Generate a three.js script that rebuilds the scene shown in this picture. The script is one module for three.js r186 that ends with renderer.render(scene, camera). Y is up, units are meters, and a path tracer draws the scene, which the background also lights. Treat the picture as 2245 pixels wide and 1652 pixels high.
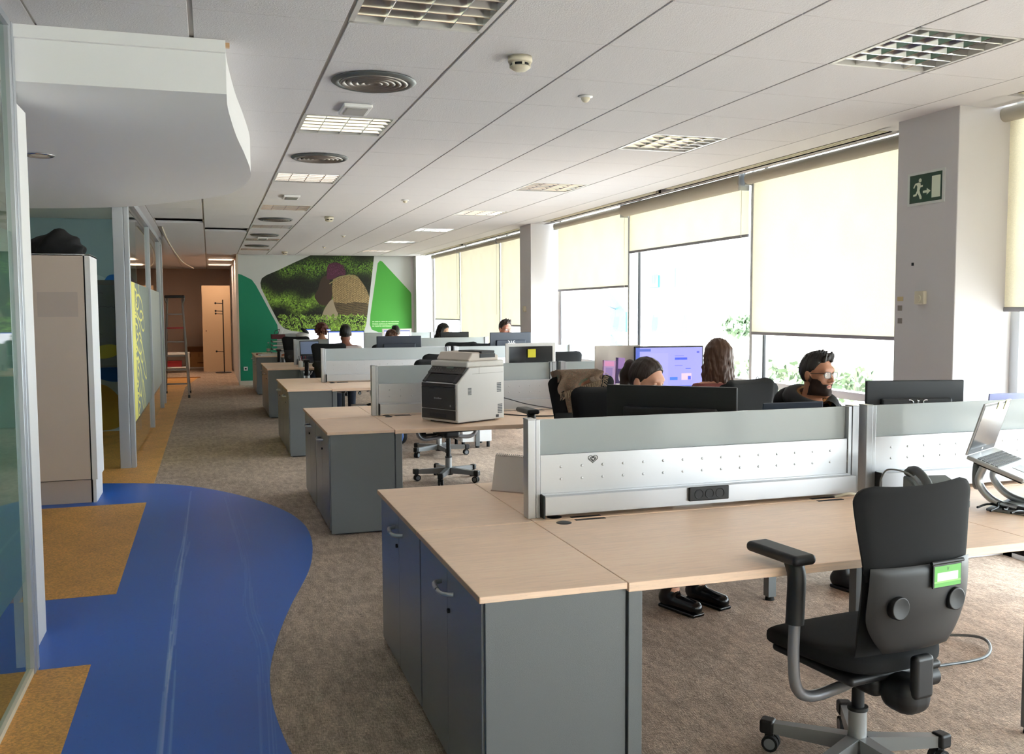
import * as THREE from 'three';
import { RoundedBoxGeometry } from 'three/addons/geometries/RoundedBoxGeometry.js';
import { RectAreaLightUniformsLib } from 'three/addons/lights/RectAreaLightUniformsLib.js';
import { mergeGeometries } from 'three/addons/utils/BufferGeometryUtils.js';

// ---------- camera, sky, sun, exposure ----------
const scene = new THREE.Scene();
const EYE = new THREE.Vector3(0, 1.576, 0), FOCAL = 2061.7, CX = 1122.5, CY = 826;
const yaw = 0.310107, pitch = -0.070377, roll = -0.0051636;
const fwd = new THREE.Vector3(Math.sin(yaw) * Math.cos(pitch), Math.sin(pitch), -Math.cos(yaw) * Math.cos(pitch));
const rt0 = new THREE.Vector3(Math.cos(yaw), 0, Math.sin(yaw)), up0 = new THREE.Vector3().crossVectors(rt0, fwd);
const rgt = rt0.clone().multiplyScalar(Math.cos(roll)).addScaledVector(up0, Math.sin(roll));
const upv = up0.clone().multiplyScalar(Math.cos(roll)).addScaledVector(rt0, -Math.sin(roll));
const camera = new THREE.PerspectiveCamera(2 * Math.atan(CY / FOCAL) * 180 / Math.PI, 2245 / 1652, 0.05, 400);
camera.position.copy(EYE);
camera.quaternion.setFromRotationMatrix(new THREE.Matrix4().makeBasis(rgt, upv, fwd.clone().negate()));

scene.background = new THREE.Color(0.88, 0.93, 1.0);
scene.backgroundIntensity = 5.0;
const sun = new THREE.DirectionalLight(0xfff6ee, 13);
sun.position.set(-26, 40, 6); sun.target.position.set(12, 0, -14); scene.add(sun, sun.target);
sun.castShadow = true; sun.shadow.mapSize.set(2048, 2048);
Object.assign(sun.shadow.camera, { left: -60, right: 60, top: 60, bottom: -60, near: 1, far: 160 });
const renderer = new THREE.WebGLRenderer({ antialias: true });
renderer.toneMapping = THREE.LinearToneMapping;
renderer.toneMappingExposure = 2.7;
renderer.shadowMap.enabled = true;

RectAreaLightUniformsLib.init();

// ---------- helpers ----------
let seed = 7; const rnd = () => { seed = (seed * 1664525 + 1013904223) >>> 0; return seed / 4294967296; };
const rr = (a, b) => a + (b - a) * rnd();
const V = (x, y, z) => new THREE.Vector3(x, y, z), PI = Math.PI;
const ray = (px, py) => fwd.clone().addScaledVector(rgt, (px - CX) / FOCAL).addScaledVector(upv, -(py - CY) / FOCAL);
const atY = (px, py, y) => { const d = ray(px, py); return d.multiplyScalar((y - EYE.y) / d.y).add(EYE); };
const atX = (px, py, x) => { const d = ray(px, py); return d.multiplyScalar(x / d.x).add(EYE); };
const atZ = (px, py, z) => { const d = ray(px, py); return d.multiplyScalar(z / d.z).add(EYE); };
const mm = new THREE.Matrix4(), qq = new THREE.Quaternion(), ee = new THREE.Euler();
function tf(g, p = [0, 0, 0], r = [0, 0, 0], s = [1, 1, 1]) {
  if (typeof s === 'number') s = [s, s, s];
  return g.applyMatrix4(mm.compose(V(...p), qq.setFromEuler(ee.set(...r)), V(...s)));
}
const B = (w, h, d, x = 0, y = 0, z = 0, r = 0, seg = 2) => (r ? new RoundedBoxGeometry(w, h, d, seg, Math.min(r, w / 2.01, h / 2.01, d / 2.01)) : new THREE.BoxGeometry(w, h, d)).translate(x, y, z);
const Bm = (x0, x1, y0, y1, z0, z1, r = 0, seg = 2) => B(Math.abs(x1 - x0), Math.abs(y1 - y0), Math.abs(z1 - z0), (x0 + x1) / 2, (y0 + y1) / 2, (z0 + z1) / 2, r, seg);
const Cy = (r1, r2, h, x = 0, y = 0, z = 0, seg = 24, axis = 'y') => { const g = new THREE.CylinderGeometry(r1, r2, h, seg); if (axis === 'x') g.rotateZ(PI / 2); if (axis === 'z') g.rotateX(PI / 2); return g.translate(x, y, z); };
const Sp = (r, x, y, z, sx = 1, sy = 1, sz = 1, n = 20) => new THREE.SphereGeometry(r, n, n * 0.7 | 0).scale(sx, sy, sz).translate(x, y, z);
const Tb = (pts, r, n = 40, rs = 8, tension = 0.5) => new THREE.TubeGeometry(new THREE.CatmullRomCurve3(pts.map((p) => p.isVector3 ? p : V(...p)), false, 'catmullrom', tension), n, r, rs);
const La = (pts, n = 32) => new THREE.LatheGeometry(pts.map((p) => new THREE.Vector2(...p)), n);
const shp = (pts) => new THREE.Shape(pts.map((p) => new THREE.Vector2(...p)));
const Ex = (s, depth, bevel = 0, seg = 1) => new THREE.ExtrudeGeometry(s instanceof THREE.Shape ? s : shp(s), { depth: Math.max(depth - 2 * bevel, 1e-4), bevelEnabled: bevel > 0, bevelThickness: bevel, bevelSize: bevel, bevelOffset: -bevel, bevelSegments: seg, curveSegments: 16 }).translate(0, 0, bevel);
const rrect = (w, h, r) => { const s = new THREE.Shape(), x = -w / 2, y = -h / 2; s.moveTo(x + r, y); s.lineTo(x + w - r, y); s.absarc(x + w - r, y + r, r, -PI / 2, 0); s.lineTo(x + w, y + h - r); s.absarc(x + w - r, y + h - r, r, 0, PI / 2); s.lineTo(x + r, y + h); s.absarc(x + r, y + h - r, r, PI / 2, PI); s.lineTo(x, y + r); s.absarc(x + r, y + r, r, PI, 1.5 * PI); return s; };
// a bar between two points with a rectangular section
const bar = (a, b, w, h, rad = 0) => { const A = V(...a), D = V(...b).sub(A), L = D.length(), g = B(w, h, L, 0, 0, 0, rad); const m = new THREE.Matrix4().lookAt(V(0, 0, 0), D, Math.abs(D.y) > 0.99 * L ? V(1, 0, 0) : V(0, 1, 0)); return g.applyMatrix4(m).translate(...A.addScaledVector(D, 0.5).toArray()); };
const rod = (a, b, r1, r2 = r1, n = 12) => { const A = V(...a), D = V(...b).sub(A), L = D.length(); return new THREE.CylinderGeometry(r2, r1, L, n).applyQuaternion(new THREE.Quaternion().setFromUnitVectors(V(0, 1, 0), D.clone().normalize())).translate(...A.addScaledVector(D, 0.5).toArray()); };

function prep(gs, metric) {
  const list = (Array.isArray(gs) ? gs : [gs]).map((g) => {
    const n = g.index ? g.toNonIndexed() : g.clone();
    for (const k of Object.keys(n.attributes)) if (!['position', 'normal', 'uv'].includes(k)) n.deleteAttribute(k);
    if (!n.attributes.normal) n.computeVertexNormals();
    if (!n.attributes.uv) n.setAttribute('uv', new THREE.BufferAttribute(new Float32Array(n.attributes.position.count * 2), 2));
    return n;
  });
  const g = list.length > 1 ? mergeGeometries(list, false) : list[0];
  if (metric) {                                        // uv in metres, by the face's main direction
    const p = g.attributes.position, u = g.attributes.uv, a = V(0, 0, 0), b = V(0, 0, 0), c = V(0, 0, 0);
    for (let i = 0; i < p.count; i += 3) {
      a.fromBufferAttribute(p, i); b.fromBufferAttribute(p, i + 1).sub(a); c.fromBufferAttribute(p, i + 2).sub(a); b.cross(c);
      const x = Math.abs(b.x), y = Math.abs(b.y), z = Math.abs(b.z);
      for (let k = 0; k < 3; k++) { a.fromBufferAttribute(p, i + k); if (y >= x && y >= z) u.setXY(i + k, a.x, -a.z); else if (x >= z) u.setXY(i + k, a.z, a.y); else u.setXY(i + k, a.x, a.y); }
    }
  }
  g.clearGroups();
  return g;
}
const taken = {};
const numbered = (n) => { const k = taken[n] = (taken[n] ?? -1) + 1; return k ? `${n}_${String(k).padStart(3, '0')}` : n; };
function obj(name, gs, mat, parent) {
  const m = new THREE.Mesh(prep(gs, mat.userData.metric), mat);
  m.name = parent ? name : numbered(name); m.castShadow = m.receiveShadow = true; (parent ?? scene).add(m); return m;
}
function part(name, geo, mat, parent, pos) { const m = new THREE.Mesh(geo, mat); m.name = name; m.castShadow = m.receiveShadow = true; if (pos) m.position.set(...pos); parent.add(m); return m; }
function tag(o, label, category, group, kind) { o.userData.label = label; o.userData.category = category; if (group) o.userData.group = group; if (kind) o.userData.kind = kind; return o; }
function thing(name, label, category, pos = [0, 0, 0], turn = 0, group) {
  const o = new THREE.Group(); o.name = numbered(name); scene.add(o); o.position.set(...pos); o.rotation.y = turn; return tag(o, label, category, group);
}
function dup(src, pos, turn, label, group) {
  const c = src.clone(); c.name = numbered(src.name.replace(/_\d{3}$/, '')); c.userData = { ...src.userData }; scene.add(c); c.position.set(...pos); c.rotation.y = turn;
  if (label) c.userData.label = label; if (group) c.userData.group = group; return c;
}
function struct(name, label, category) { const o = new THREE.Group(); o.name = name; o.userData = { kind: 'structure', label, category }; scene.add(o); return o; }

// ---------- textures ----------
const hash2 = (x, y, s) => { let h = (x * 374761393 + y * 668265263 + s * 974711) | 0; h = Math.imul(h ^ (h >>> 13), 1274126177); return ((h ^ (h >>> 16)) >>> 0) / 4294967296; };
function vnoise(u, v, nx, ny, s) {                      // tileable value noise, u and v in 0..1
  const x = u * nx, y = v * ny, xi = Math.floor(x), yi = Math.floor(y), fx = x - xi, fy = y - yi, sx = fx * fx * (3 - 2 * fx), sy = fy * fy * (3 - 2 * fy);
  const h = (i, j) => hash2(((i % nx) + nx) % nx, ((j % ny) + ny) % ny, s);
  return (h(xi, yi) * (1 - sx) + h(xi + 1, yi) * sx) * (1 - sy) + (h(xi, yi + 1) * (1 - sx) + h(xi + 1, yi + 1) * sx) * sy;
}
function dtex(w, h, f, metres = 1, color = true) {
  const d = new Uint8Array(w * h * 4);
  for (let j = 0; j < h; j++) for (let i = 0; i < w; i++) { const c = f(i / w, j / h, i, j), k = (j * w + i) * 4; d[k] = c[0]; d[k + 1] = c[1]; d[k + 2] = c[2]; d[k + 3] = 255; }
  const t = new THREE.DataTexture(d, w, h); t.wrapS = t.wrapT = THREE.RepeatWrapping; t.magFilter = t.minFilter = THREE.LinearFilter; t.repeat.set(1 / metres, 1 / metres);
  if (color) t.colorSpace = THREE.SRGBColorSpace; t.needsUpdate = true; return t;
}
function ctex(w, h, draw) { const c = document.createElement('canvas'); c.width = w; c.height = h; draw(c.getContext('2d'), w, h); const t = new THREE.CanvasTexture(c); t.colorSpace = THREE.SRGBColorSpace; return t; }
const cl = (x) => Math.max(0, Math.min(255, x));
const M = (color, roughness = 0.6, metalness = 0, more = {}) => { const { metric, phys, ...rest } = more; const m = new (phys ? THREE.MeshPhysicalMaterial : THREE.MeshStandardMaterial)({ color, roughness, metalness, ...rest }); if (metric) m.userData.metric = true; return m; };

const carpetT = dtex(1024, 1024, (u, v, i, j) => {
  const warp = hash2(i >> 1, j >> 4, 3), weft = hash2(i >> 4, j >> 1, 5), fine = hash2(i, j, 9), big = vnoise(u, v, 5, 5, 1), mid = vnoise(u, v, 40, 14, 2);
  const k = 0.80 + 0.22 * (warp - 0.5) + 0.20 * (weft - 0.5) + 0.2 * (fine - 0.5) + 0.08 * (big - 0.5) + 0.14 * (mid - 0.5);
  return [cl(214 * k), cl(190 * k), cl(170 * k)];
}, 1.1);
const carpetB = dtex(512, 512, (u, v, i, j) => { const k = 255 * (0.4 * hash2(i >> 1, j >> 3, 3) + 0.4 * hash2(i >> 3, j >> 1, 5) + 0.2 * hash2(i, j, 8)); return [k, k, k]; }, 0.6, false);
const corkT = dtex(1024, 1024, (u, v, i, j) => {
  const f = hash2(i >> 1, j >> 1, 1), g = hash2(i, j, 2), m = vnoise(u, v, 90, 90, 3), b = vnoise(u, v, 5, 5, 4), dk = hash2(i >> 2, j >> 2, 7) > 0.985 ? 0.72 : 1;
  const k = (0.9 + 0.16 * (f - 0.5) + 0.1 * (g - 0.5) + 0.2 * (m - 0.5) + 0.1 * (b - 0.5)) * dk; return [cl(238 * k), cl(176 * k), cl(92 * k)];
}, 0.8);
const woodT = dtex(1024, 1024, (u, v, i, j) => {
  const g = vnoise(u, v, 10, 160, 1), h = vnoise(u, v, 24, 400, 2), b = vnoise(u, v, 3, 8, 3), fl = hash2(i >> 3, j, 4) > 0.985 ? 0.95 : 1;
  const k = (1 + 0.05 * (g - 0.5) + 0.05 * (h - 0.5) + 0.05 * (b - 0.5)) * fl; return [cl(250 * k), cl(216 * k), cl(188 * k)];
}, 1.0);
const tileB = dtex(256, 256, (u, v, i, j) => { const k = 255 * (0.5 * hash2(i, j, 1) + 0.5 * vnoise(u, v, 60, 60, 2)); return [k, k, k]; }, 0.3, false);
const fabricT = dtex(256, 256, (u, v, i, j) => { const k = 255 * (0.5 + 0.25 * (((i >> 1) + (j >> 1)) % 2) + 0.25 * hash2(i, j, 1)); return [k, k, k]; }, 0.08, false);
const fineB = dtex(256, 256, (u, v, i, j) => { const k = 255 * hash2(i, j, 5); return [k, k, k]; }, 0.12, false);
const blindT = dtex(512, 512, (u, v, i, j) => { const k = 0.93 + 0.05 * hash2(i, j >> 2, 1) + 0.05 * hash2(i >> 2, j, 2) + 0.03 * (vnoise(u, v, 4, 4, 3) - 0.5); return [cl(250 * k), cl(240 * k), cl(212 * k)]; }, 0.7);

// ---------- materials ----------
const m_ = {
  carpet: M(0xffffff, 0.98, 0, { map: carpetT, bumpMap: carpetB, bumpScale: 0.004, metric: 1 }),
  cork: M(0xffffff, 0.55, 0, { map: corkT, metric: 1 }),
  wood: M(0xffffff, 0.42, 0, { map: woodT, metric: 1 }),
  woodEdge: M(0xc9a179, 0.5),
  tile: M(0xd3d0d3, 0.92, 0, { bumpMap: tileB, bumpScale: 0.0015, metric: 1 }),
  plaster: M(0xd3d0d3, 0.85), plasterWall: M(0xd2cfd2, 0.8), white: M(0xe9e9ea, 0.5), whiteGloss: M(0xeeeeee, 0.3),
  tbar: M(0xaaa49f, 0.5, 0.2), dark: M(0x15161a, 0.6), void: M(0x0b0b0c, 0.95),
  cab: M(0x727678, 0.4, 0.45, { bumpMap: fineB, bumpScale: 0.0003, metric: 1 }), cabDark: M(0x2a2b2e, 0.6), door: M(0x8a8d90, 0.3, 0.55, { bumpMap: fineB, bumpScale: 0.00015, metric: 1 }),
  alu: M(0xb9bcc0, 0.35, 0.85), aluB: M(0xc3c5c9, 0.4, 0.7), chrome: M(0xd6d8da, 0.15, 1), mirror: M(0xe2e0de, 0.12, 1),
  steelDark: M(0x6f7476, 0.45, 0.6), black: M(0x0c0d10, 0.5), blackGloss: M(0x0d0e11, 0.18), blackFab: M(0x0b0c0f, 0.95, 0, { bumpMap: fabricT, bumpScale: 0.0012, metric: 1 }),
  blackPl: M(0x141518, 0.45), greyPl: M(0x74787a, 0.45), darkGrey: M(0x2b2e33, 0.5), rubber: M(0x101010, 0.8), greyRub: M(0x6d7074, 0.5),
  navy: M(0x1f2736, 0.35), paper: M(0xe8e4de, 0.8), cream: M(0xd9d1bd, 0.6), sticky: M(0xf2ea4b, 0.7), red: M(0xa22a30, 0.6),
  beige: M(0xcfbfae, 0.55), brown: M(0x8a5f3e, 0.85), green: M(0x2f7d46, 0.6), blueBag: M(0x24518e, 0.6),
  glass: M(0xf2faf8, 0.02, 0, { phys: 1, transmission: 1, thickness: 0, ior: 1.5 }),
  glassGreen: M(0xc4dcd2, 0.03, 0, { phys: 1, transmission: 1, thickness: 0, ior: 1.5 }),
  film: M(0x4a7a68, 0.8, 0, { phys: 1, transmission: 0.6, thickness: 0 }),
  filmGrey: M(0x4c6354, 0.75, 0, { phys: 1, transmission: 0.6, thickness: 0 }),
  frost: M(0xc6cdcf, 0.9, 0, { phys: 1, transmission: 0.5, thickness: 0, clearcoat: 0.6, clearcoatRoughness: 0.08 }),
  blind: M(0xffffff, 1, 0, { phys: 1, transmission: 0.15, thickness: 0, map: blindT, metric: 1 }),
};
// ---------- the room ----------
const H = 2.802, XG = -0.785, XW = 4.95, ZM = -21.0, ZB = -28.4, ZN = 4.0;
const zj = (j) => -3.4636 - 0.6472 * j;
const BX = [-0.68, -0.045, 0.587, 1.187, 1.787, 2.387, 2.987, 3.587, 4.147];

{ // floor
  const f = struct('floor', 'grey brown woven carpet floor with blue vinyl wave and orange linoleum', 'floor');
  obj('carpet', Bm(-4.6, 5.3, -0.3, 0, ZB - 0.3, ZN + 0.3), m_.carpet, f);
  const curve = [[-1.023, -9.364], [-0.779, -9.297], [-0.539, -9.194], [-0.219, -8.95], [0.087, -8.55], [0.367, -8.02], [0.547, -7.5], [0.627, -7.03], [0.634, -6.61], [0.603, -6.2], [0.546, -5.81], [0.471, -5.475], [0.381, -5.116], [0.296, -4.718], [0.234, -4.352], [0.207, -4.1], [0.2, -3.86], [0.21, -3.62], [0.238, -3.347], [0.3, -3.0], [0.4, -2.5], [0.55, -1.8], [0.7, -1.0]];
  const sp = new THREE.SplineCurve(curve.map((p) => new THREE.Vector2(p[0], -p[1]))).getPoints(160);
  const blueOutline = [[-3.6, 9.45], ...sp.map((p) => [p.x, p.y]), [0.7, -1.5], [-0.548, -1.5], [-0.548, 4.497], [-3.6, 4.497]];
  const scuffs = ctex(1024, 2048, (c, w, h) => {          // 2.6 m by 6.5 m of blue vinyl: x from -1.9, z from -3 to -9.5
    c.fillStyle = '#2462bf'; c.fillRect(0, 0, w, h);
    const X = (x) => (x + 1.9) / 2.6 * w, Z = (z) => (z + 9.5) / 6.5 * h;
    for (let k = 0; k < 5200; k++) { c.fillStyle = rnd() < 0.5 ? 'rgba(86,120,190,0.16)' : 'rgba(20,38,92,0.16)'; c.fillRect(rnd() * w, rnd() * h, 1 + rnd() * 2, 1 + rnd() * 3); }
    for (let k = 0; k < 26; k++) { const x = rnd() * w, y = rnd() * h, r = 50 + rnd() * 160; const g = c.createRadialGradient(x, y, 0, x, y, r); g.addColorStop(0, k % 2 ? 'rgba(60,110,185,0.16)' : 'rgba(54,60,140,0.16)'); g.addColorStop(1, 'rgba(50,80,160,0)'); c.fillStyle = g; c.fillRect(x - r, y - r, 2 * r, 2 * r); }
    const paths = [[[-0.2, -9.0], [-0.2, -6.9], [-0.215, -6.07], [-0.217, -4.9], [-0.211, -4.1], [-0.2, -3]], [[0.1, -8.6], [0.186, -6.2], [0.173, -5.1], [0.21, -4.4], [0.16, -3]]];
    paths.forEach((P, q) => { for (let k = 0; k < (q ? 26 : 44); k++) {
      const dx = rr(-1, 1) * rr(0, q ? 0.07 : 0.035), cv = new THREE.SplineCurve(P.map((p) => new THREE.Vector2(p[0] + dx + rr(-0.008, 0.008), p[1]))), t0 = rr(0, 0.85), t1 = Math.min(1, t0 + rr(0.05, 0.35));
      c.strokeStyle = `rgba(${165 + rnd() * 40 | 0},${180 + rnd() * 30 | 0},${215 + rnd() * 20 | 0},${(q ? 0.1 : 0.16) + rnd() * (q ? 0.1 : 0.2)})`; c.lineWidth = rr(0.8, q ? 3 : 4.5); c.beginPath();
      for (let i = 0; i <= 20; i++) { const p = cv.getPoint(t0 + (t1 - t0) * i / 20); i ? c.lineTo(X(p.x), Z(p.y)) : c.moveTo(X(p.x), Z(p.y)); } c.stroke(); } });
    for (let k = 0; k < 60; k++) { c.strokeStyle = `rgba(150,170,215,${rr(0.05, 0.16)})`; c.lineWidth = rr(0.6, 1.6); const x = rr(0.3, 0.95) * w, y = rnd() * h; c.beginPath(); c.moveTo(x, y); c.lineTo(x + rr(-30, 30), y + rr(-50, 50)); c.stroke(); }
  });
  scuffs.wrapS = scuffs.wrapT = THREE.MirroredRepeatWrapping;
  const g = Ex(blueOutline, 0.0025).rotateX(-PI / 2), uv = g.attributes.uv, ps = g.attributes.position;
  for (let i = 0; i < uv.count; i++) uv.setXY(i, (ps.getX(i) + 1.9) / 2.6, 1 - (ps.getZ(i) + 9.5) / 6.5);
  obj('blue_vinyl', g.translate(0, 0.0005, 0), M(0xffffff, 0.42, 0, { map: scuffs }), f);
  obj('orange_linoleum', Bm(-3.6, -0.548, 0, 0.004, -4.5, 1.5), m_.cork, f);
  obj('orange_linoleum', Bm(-1.6, -0.54, 0, 0.0055, -8.272, -5.61), m_.cork, f);
  obj('orange_linoleum', Ex([[-4.4, 9.46], [-1.03, 9.37], [-0.53, 9.2], [-0.53, 21], [-0.3, 23.99], [-4.4, 23.99]], 0.0022).rotateX(-PI / 2), m_.cork, f);
}
const LIGHT_J = [-4, 0, 4, 8, 12, 16, 20, 24], isLight = (c, j) => (c === 2 || c === 6) && LIGHT_J.includes(j);
{ // ceiling: slab, grid bars and each tile
  const c = struct('ceiling', 'suspended ceiling of pale grey square tiles', 'ceiling');
  obj('slab', [Bm(-4.6, 5.3, 3.25, 3.5, ZB - 0.3, ZN + 0.3)], m_.plaster, c);
  obj('plaster_border', [Bm(4.147, 4.4, H, H + 0.03, ZM, ZN), Bm(4.4, 4.425, H, H + 0.03, ZM, ZN), Bm(4.56, 4.63, H, H + 0.03, ZM, ZN), Bm(4.4, 4.6, H, H + 0.03, -12.45, -13.5), Bm(4.4, 4.6, H, H + 0.03, -4.4, -5.5), Bm(4.4, 4.6, H, H + 0.03, -20.4, ZM), Bm(4.61, 4.63, H, 3.25, ZM, ZN)], m_.plaster, c);
  obj('meeting_room_ceiling', Bm(-4.6, BX[0], H, H + 0.03, ZB, ZN), m_.tile, c);
  obj('rear_ceiling', Bm(BX[0], 4.147, H, H + 0.03, zj(-3), ZN), m_.tile, c);
  const geo = {};
  for (let col = 0; col < 8; col++) for (let j = -3; j < (col < 2 ? 39 : 27); j++) {
    if (isLight(col, j) || (col === 0 && j === 15) || (col === 1 && j === 17)) continue;
    if (col < 2 && zj(j) < -4.6 && zj(j + 1) > -9.6 && col === 0) continue;                   // above the lowered soffit
    const gx = col < 3 ? 0.02 : 0.011, w = BX[col + 1] - BX[col] - gx, key = w.toFixed(3);
    geo[key] ??= prep(B(w, 0.018, 0.6472 - 0.004, 0, 0, 0, 0.002, 1), true);
    part('ceiling_tile', geo[key], m_.tile, c, [(BX[col] + BX[col + 1]) / 2, H + 0.009, (zj(j) + zj(j + 1)) / 2]);
  }
  BX.forEach((x, i) => obj('grid_bar', Bm(x - 0.012, x + 0.012, H + 0.006, H + 0.03, i < 3 ? ZB : ZM, zj(-3)), m_.tbar, c));
  for (let j = -2; j < 39; j++) obj('grid_bar', Bm(BX[0], j < 27 ? BX[8] : BX[2], H + 0.0175, H + 0.03, zj(j) - 0.01, zj(j) + 0.01), m_.tile, c);
}
{ // lowered white soffit with a wavy edge over the blue floor
  const pts = [[0.1, -4.553], [0.108, -4.8], [0.128, -5.1], [0.172, -5.62], [0.234, -6.2], [0.295, -6.86], [0.312, -7.33], [0.287, -7.78], [0.204, -8.26], [0.083, -8.57], [-0.179, -8.95], [-0.455, -9.3], [-0.816, -9.65], [-1.587, -9.95], [-3.0, -10.1]];
  const sp = new THREE.SplineCurve(pts.map((p) => new THREE.Vector2(p[0], -p[1]))).getPoints(120).map((p) => [p.x, p.y]);
  const t = struct('ceiling_soffit', 'lowered white plaster soffit with a curved edge above the blue vinyl', 'soffit');
  obj('soffit_body', Ex([[-3.0, 4.553], ...sp], H - 2.566 - 0.001).rotateX(-PI / 2).translate(0, 2.566, 0), m_.white, t);
  obj('edge_trim', Bm(-0.77, 0.1, H - 0.055, H - 0.001, -4.552, -4.53), m_.white, t);
  obj('trim_end', Bm(0.1, 0.118, H - 0.03, H - 0.012, -4.56, -4.53), m_.woodEdge, t);
  const d = thing('round_downlight', 'round recessed downlight in the underside of the curved white soffit', 'downlight', [-0.99, 2.566, -6.59]);
  obj('ring', La([[0.05, 0], [0.085, -0.001], [0.09, -0.006], [0.08, -0.012], [0.052, -0.006], [0.05, 0]]), m_.chrome, d);
  obj('lens', Cy(0.05, 0.05, 0.004, 0, -0.004, 0), m_.cream, d);
}
{ // outer shell
  const s = struct('wall_left', 'plain far wall of the glazed meeting room', 'wall'); obj('wall_panel', Bm(-4.6, -4.4, 0, 3.25, ZB, ZN), M(0xb9c2c4, 0.85), s);
  const n = struct('wall_near', 'plain office wall behind the desks', 'wall'); obj('wall_panel', [Bm(-4.6, -4.2, 0, 3.25, ZN, ZN + 0.25), Bm(-1.0, -0.6, 0, 3.25, ZN, ZN + 0.25), Bm(-4.2, -1.0, 0, 0.4, ZN, ZN + 0.25), Bm(-4.2, -1.0, 2.75, 3.25, ZN, ZN + 0.25), Bm(4.2, 5.3, 0, 3.25, ZN, ZN + 0.25), Bm(-0.6, 4.2, 0, 0.4, ZN, ZN + 0.25), Bm(-0.6, 4.2, 2.75, 3.25, ZN, ZN + 0.25)], m_.plasterWall, n);
  const wn = struct('window_4', 'unseen window added opposite the mural wall to light surfaces facing it', 'window'); obj('window_frame', [Bm(-0.6, 4.2, 0.4, 0.46, ZN + 0.1, ZN + 0.18), Bm(-0.6, 4.2, 2.69, 2.75, ZN + 0.1, ZN + 0.18), ...[-0.6, 0.98, 2.56, 4.14].map((x) => Bm(x, x + 0.06, 0.4, 2.75, ZN + 0.1, ZN + 0.18))], m_.alu, wn);  // unseen window, added to account for light on surfaces facing this wall
  for (let k = 0; k < 3; k++) obj('glass_pane', new THREE.PlaneGeometry(1.5, 2.2).translate(0.21 + k * 1.58, 1.575, ZN + 0.14), m_.glass, wn);
  const w5 = struct('window_5', 'unseen window added to brighten the meeting room side', 'window'); obj('window_frame', [Bm(-4.2, -1, 0.4, 0.46, ZN + 0.1, ZN + 0.18), Bm(-4.2, -1, 2.69, 2.75, ZN + 0.1, ZN + 0.18), ...[-4.2, -2.63, -1.06].map((x) => Bm(x, x + 0.06, 0.4, 2.75, ZN + 0.1, ZN + 0.18))], m_.alu, w5);  // another unseen window, added to brighten the dim left side
  for (let k = 0; k < 2; k++) obj('glass_pane', new THREE.PlaneGeometry(1.5, 2.2).translate(-3.385 + k * 1.57, 1.575, ZN + 0.14), m_.glass, w5);
  const b = struct('wall_back', 'pinkish beige wall at the end of the passage', 'wall'); obj('wall_panel', Bm(-4.6, 0.75, 0, 3.25, ZB - 0.25, ZB), M(0xb09a90, 0.9), b);
  obj('skirting', Bm(-4.4, 0.58, 0, 0.07, ZB, ZB + 0.015), M(0x9a8474, 0.7), b);
  const m = struct('wall_mural', 'wall carrying the big green tea field mural', 'wall');
  obj('wall_panel', [Bm(0.58, 5.3, 0, 3.25, ZM - 0.2, ZM), Bm(0.58, 0.8, 0, 3.25, ZB, ZM - 0.2)], m_.plasterWall, m);
  obj('skirting', Bm(0.58, 4.8, 0, 0.09, ZM, ZM + 0.015), M(0xd8cdbb, 0.6), m);
  obj('corner_bead', Bm(0.565, 0.6, 0, H, ZM - 0.01, ZM + 0.006), M(0xcfc0ad, 0.6), m);
}
// ---------- window wall ----------
const wallR = struct('wall_right', 'window wall with white plaster pillars', 'wall');
obj('pillar', Bm(4.36, 5.2, 0, 3.25, -5.222, -4.689, 0.006), m_.plasterWall, wallR);
obj('pillar', Bm(4.36, 5.2, 0, 3.25, -13.2, -12.71, 0.006), m_.plasterWall, wallR);
obj('pillar', Bm(4.36, 5.2, 0, 3.25, 3.1, 3.62, 0.006), m_.plasterWall, wallR);
obj('pillar', Bm(4.4, 5.2, 0, 3.25, ZM, -20.72, 0.006), m_.plasterWall, wallR);
obj('lintel', Bm(4.85, 5.2, 3.0, 3.25, ZM, ZN), m_.plasterWall, wallR);
const bays = [[-20.72, -13.2, [-18.1, -15.4]], [-12.71, -5.222, [-10.2, -7.55]], [-4.689, 3.1, [-1.9, 0.8]]];
const whiteFrame = M(0xc9ccd0, 0.4, 0.35);
bays.forEach(([z0, z1, mul], bi) => {
  const w = struct(`window_${bi + 1}`, 'floor to ceiling office window with slim metal frame', 'window');
  obj('window_frame', [Bm(4.80, 4.9, 0, 3.0, z0, z0 + 0.07), Bm(4.80, 4.9, 0, 3.0, z1 - 0.07, z1), Bm(4.80, 4.9, 2.93, 3.0, z0, z1), Bm(4.80, 4.9, 0, 0.08, z0, z1), Bm(4.8, 4.9, 0.86, 0.92, z0, z1)], whiteFrame, w);
  for (const z of mul) {
    obj('mullion', Bm(4.725, 4.9, 0, 3.0, z - 0.03, z + 0.015), whiteFrame, w);
    obj('gasket', [Bm(4.84, 4.862, 0.92, 2.93, z + 0.0155, z + 0.03)], m_.dark, w);
  }
  const zs = [z0 + 0.07, ...mul, z1 - 0.07];
  for (let k = 0; k < zs.length - 1; k++) for (const [y0, y1] of [[0.08, 0.86], [0.92, 2.93]]) {
    obj('glass_pane', new THREE.PlaneGeometry(zs[k + 1] - zs[k] - 0.03, y1 - y0).rotateY(-PI / 2).translate(4.87, (y0 + y1) / 2, (zs[k] + zs[k + 1]) / 2), m_.glass, w);
  }
});
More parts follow.
